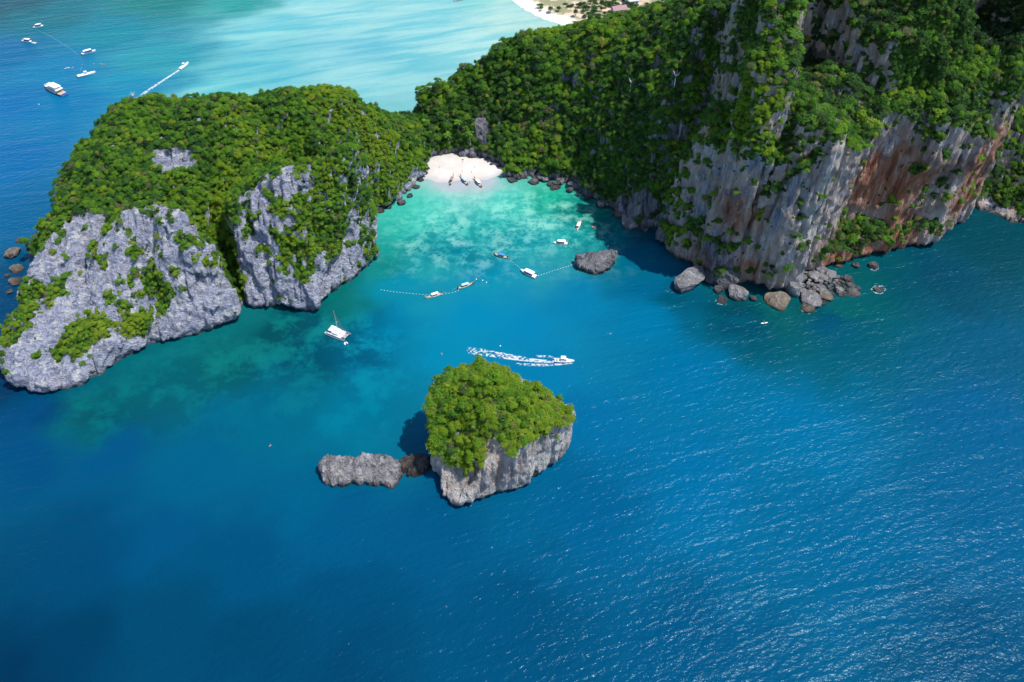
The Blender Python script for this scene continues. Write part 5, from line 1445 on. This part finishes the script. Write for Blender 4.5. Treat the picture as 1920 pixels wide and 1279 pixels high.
foam('wake_foam', [(1074, 681), (1050, 683.5), (1015, 685), (985, 684), (965, 682)], [.3, .6, .9, .9, .5], [.4, .44, .50, .54, .58], 'thin bow wave foam on the near side of the motor cruiser', 2)
foam('wake_foam', [(1050, 675), (1030, 669), (1005, 668)], [.3, .8, .6], [.42, .48, .56], 'short patch of bow wave foam on the far side of the motor cruiser', 3)
foam('wake_foam', [(340, 129), (320, 142), (295, 158), (270, 175), (250, 190)], [.8, 1.0, 1.2, 1.4, 1.5], [.30, .38, .42, .46, .48], 'straight white wake behind the small racing boat', 4, .3)
for s_, (pts, label) in enumerate([([(1634, 543), (1642, 549), (1652, 550), (1661, 545), (1655, 537), (1642, 537), (1634, 543)], 'white foam ring round the half drowned rock'), ([(1500, 575), (1506, 584), (1518, 588), (1530, 583)], 'foam edge round the low rock in front of the scree'),
                  ([(1343, 562), (1346, 569), (1358, 571), (1364, 567)], 'foam edge at the low wet rock left of the prow'), ([(1248, 543), (1254, 549), (1266, 550)], 'foam at the seaward tip of the largest pale boulder'), ([(1630, 504), (1640, 507), (1650, 500)], 'foam line under the farthest small rock')]):
    foam('shore_foam', pts, [.6] * len(pts), [.60 if s_ == 0 else .63] * len(pts), label, 20 + s_, .15, 1.6)
edge_l = [(40, 727), (75, 740), (130, 728), (190, 713), (234, 671), (276, 653), (345, 634)]

# ------------------------------------------------------------------ palms, dead trees, huts
def palm(px, py, z, h, label):
    x, y = P(px, py, z); t = thing('palm_tree', label, 'palm tree', (x, y, z - 1), random.uniform(0, 6), 'coconut palms behind the beach')
    m = MB(); pr = Vector((0, 0, 0))
    for k in range(5):
        q = Vector((.15 * k * k * .3, 0, h * (k + 1) / 5)); m.tube(pr, q, .22 - .02 * k, .20 - .02 * k); pr = q
    m.build('trunk', M_bark, t)
    fr = MB()
    for k in range(15):
        a = 2 * math.pi * k / 15 + random.uniform(-.1, .1); el_ = random.uniform(-.2, .9); Lf = random.uniform(3.0, 3.9)
        rings = []
        for s in range(6):
            u = s / 5; r = Lf * u; dz = math.sin(el_) * r - 1.6 * u * u * (1.1 - el_ * .4); w = .62 * math.sin(math.pi * min(1, u * .9 + .08))
            cx_, cy_ = pr.x + math.cos(a) * r * math.cos(el_ * .6), pr.y + math.sin(a) * r * math.cos(el_ * .6)
            rings.append([(cx_ - math.sin(a) * w, cy_ + math.cos(a) * w, pr.z + dz - .18), (cx_, cy_, pr.z + dz), (cx_ + math.sin(a) * w, cy_ - math.cos(a) * w, pr.z + dz - .18)])
        fr.loft(rings, cap=False)
    o = fr.build('fronds', M_leaf, t); o['tone'] = .55
for px, py, z, h, lb in [(798, 246, 14, 9, 'pale coconut palm behind the sunny end of the beach'), (860, 246, 15, 9, 'coconut palm in the middle of the trees behind the beach'), (882, 270, 9, 10, 'tall coconut palm nearest the sand'), (842, 268, 9, 8, 'smaller coconut palm beside the middle one')]:
    palm(px, py, z, h, lb)
TB = BVHTree.FromPolygons([tuple(v) for v in TV[:, :]], [tuple(q) for q in TQ[np.all(TV[TQ][:, :, 0] < 140, axis=1)]]) if False else None
dead = trunk_mesh('trunk', 91, 2.2, 7, 0.07, 0.5)
M_dead = plain('bleached_wood', (0.62, 0.60, 0.58), .9, noise=.15); dead.materials.append(M_dead)
for px, py, z, s, lb in [(1262, 178, 78, 4.5, 'bleached dead tree standing out of the forest above the bay'), (262, 215, 58, 3.5, 'bleached dead tree on the crest of the headland'), (1175, 230, 46, 4, 'grey leafless tree on the wooded slope')]:
    x, y = P(px, py, z); i = np.argmin((TV[:, 0] - x) ** 2 + (TV[:, 1] - y) ** 2 - .01 * TV[:, 2])
    t = thing('dead_tree', lb, 'tree', (float(TV[i, 0]), float(TV[i, 1]), float(TV[i, 2]) + 1.5)); o = link('trunk', dead, None, parent=t); o.scale = (s,) * 3

def hut(px, py, w, d, h, wall, roof, label):
    x, y = P(px, py, 3); t = thing('house', label, 'house', (x, y, 1.8), .3)
    wl = MB().box((0, 0, h / 2), (w, d, h)).build('wall', wall, t)
    for k in (-.3, 0, .3): MB().box((k * w, -d / 2 - .02, h * .55), (w * .14, .08, h * .4)).build('window', M_glass, wl)
    MB().loft([[(-w * .58, -d * .6, h), (-w * .58, 0, h + d * .3), (-w * .58, d * .6, h), (-w * .58, 0, h - .1)], [(w * .58, -d * .6, h), (w * .58, 0, h + d * .3), (w * .58, d * .6, h), (w * .58, 0, h - .1)]], closed=True).build('roof', roof, t)
hut(1160, 20, 12, 8, 3.5, M_canvas, plain('faded_purple_roof', (.30, .18, .22), .8), 'small house with a faded purple roof in the valley behind')
hut(1184, 4, 10, 9, 4, M_white, plain('grey_blue_roof', (.42, .47, .52), .6), 'small house with a pale grey roof among the valley trees')
print('all', round(time.time() - T0, 1))
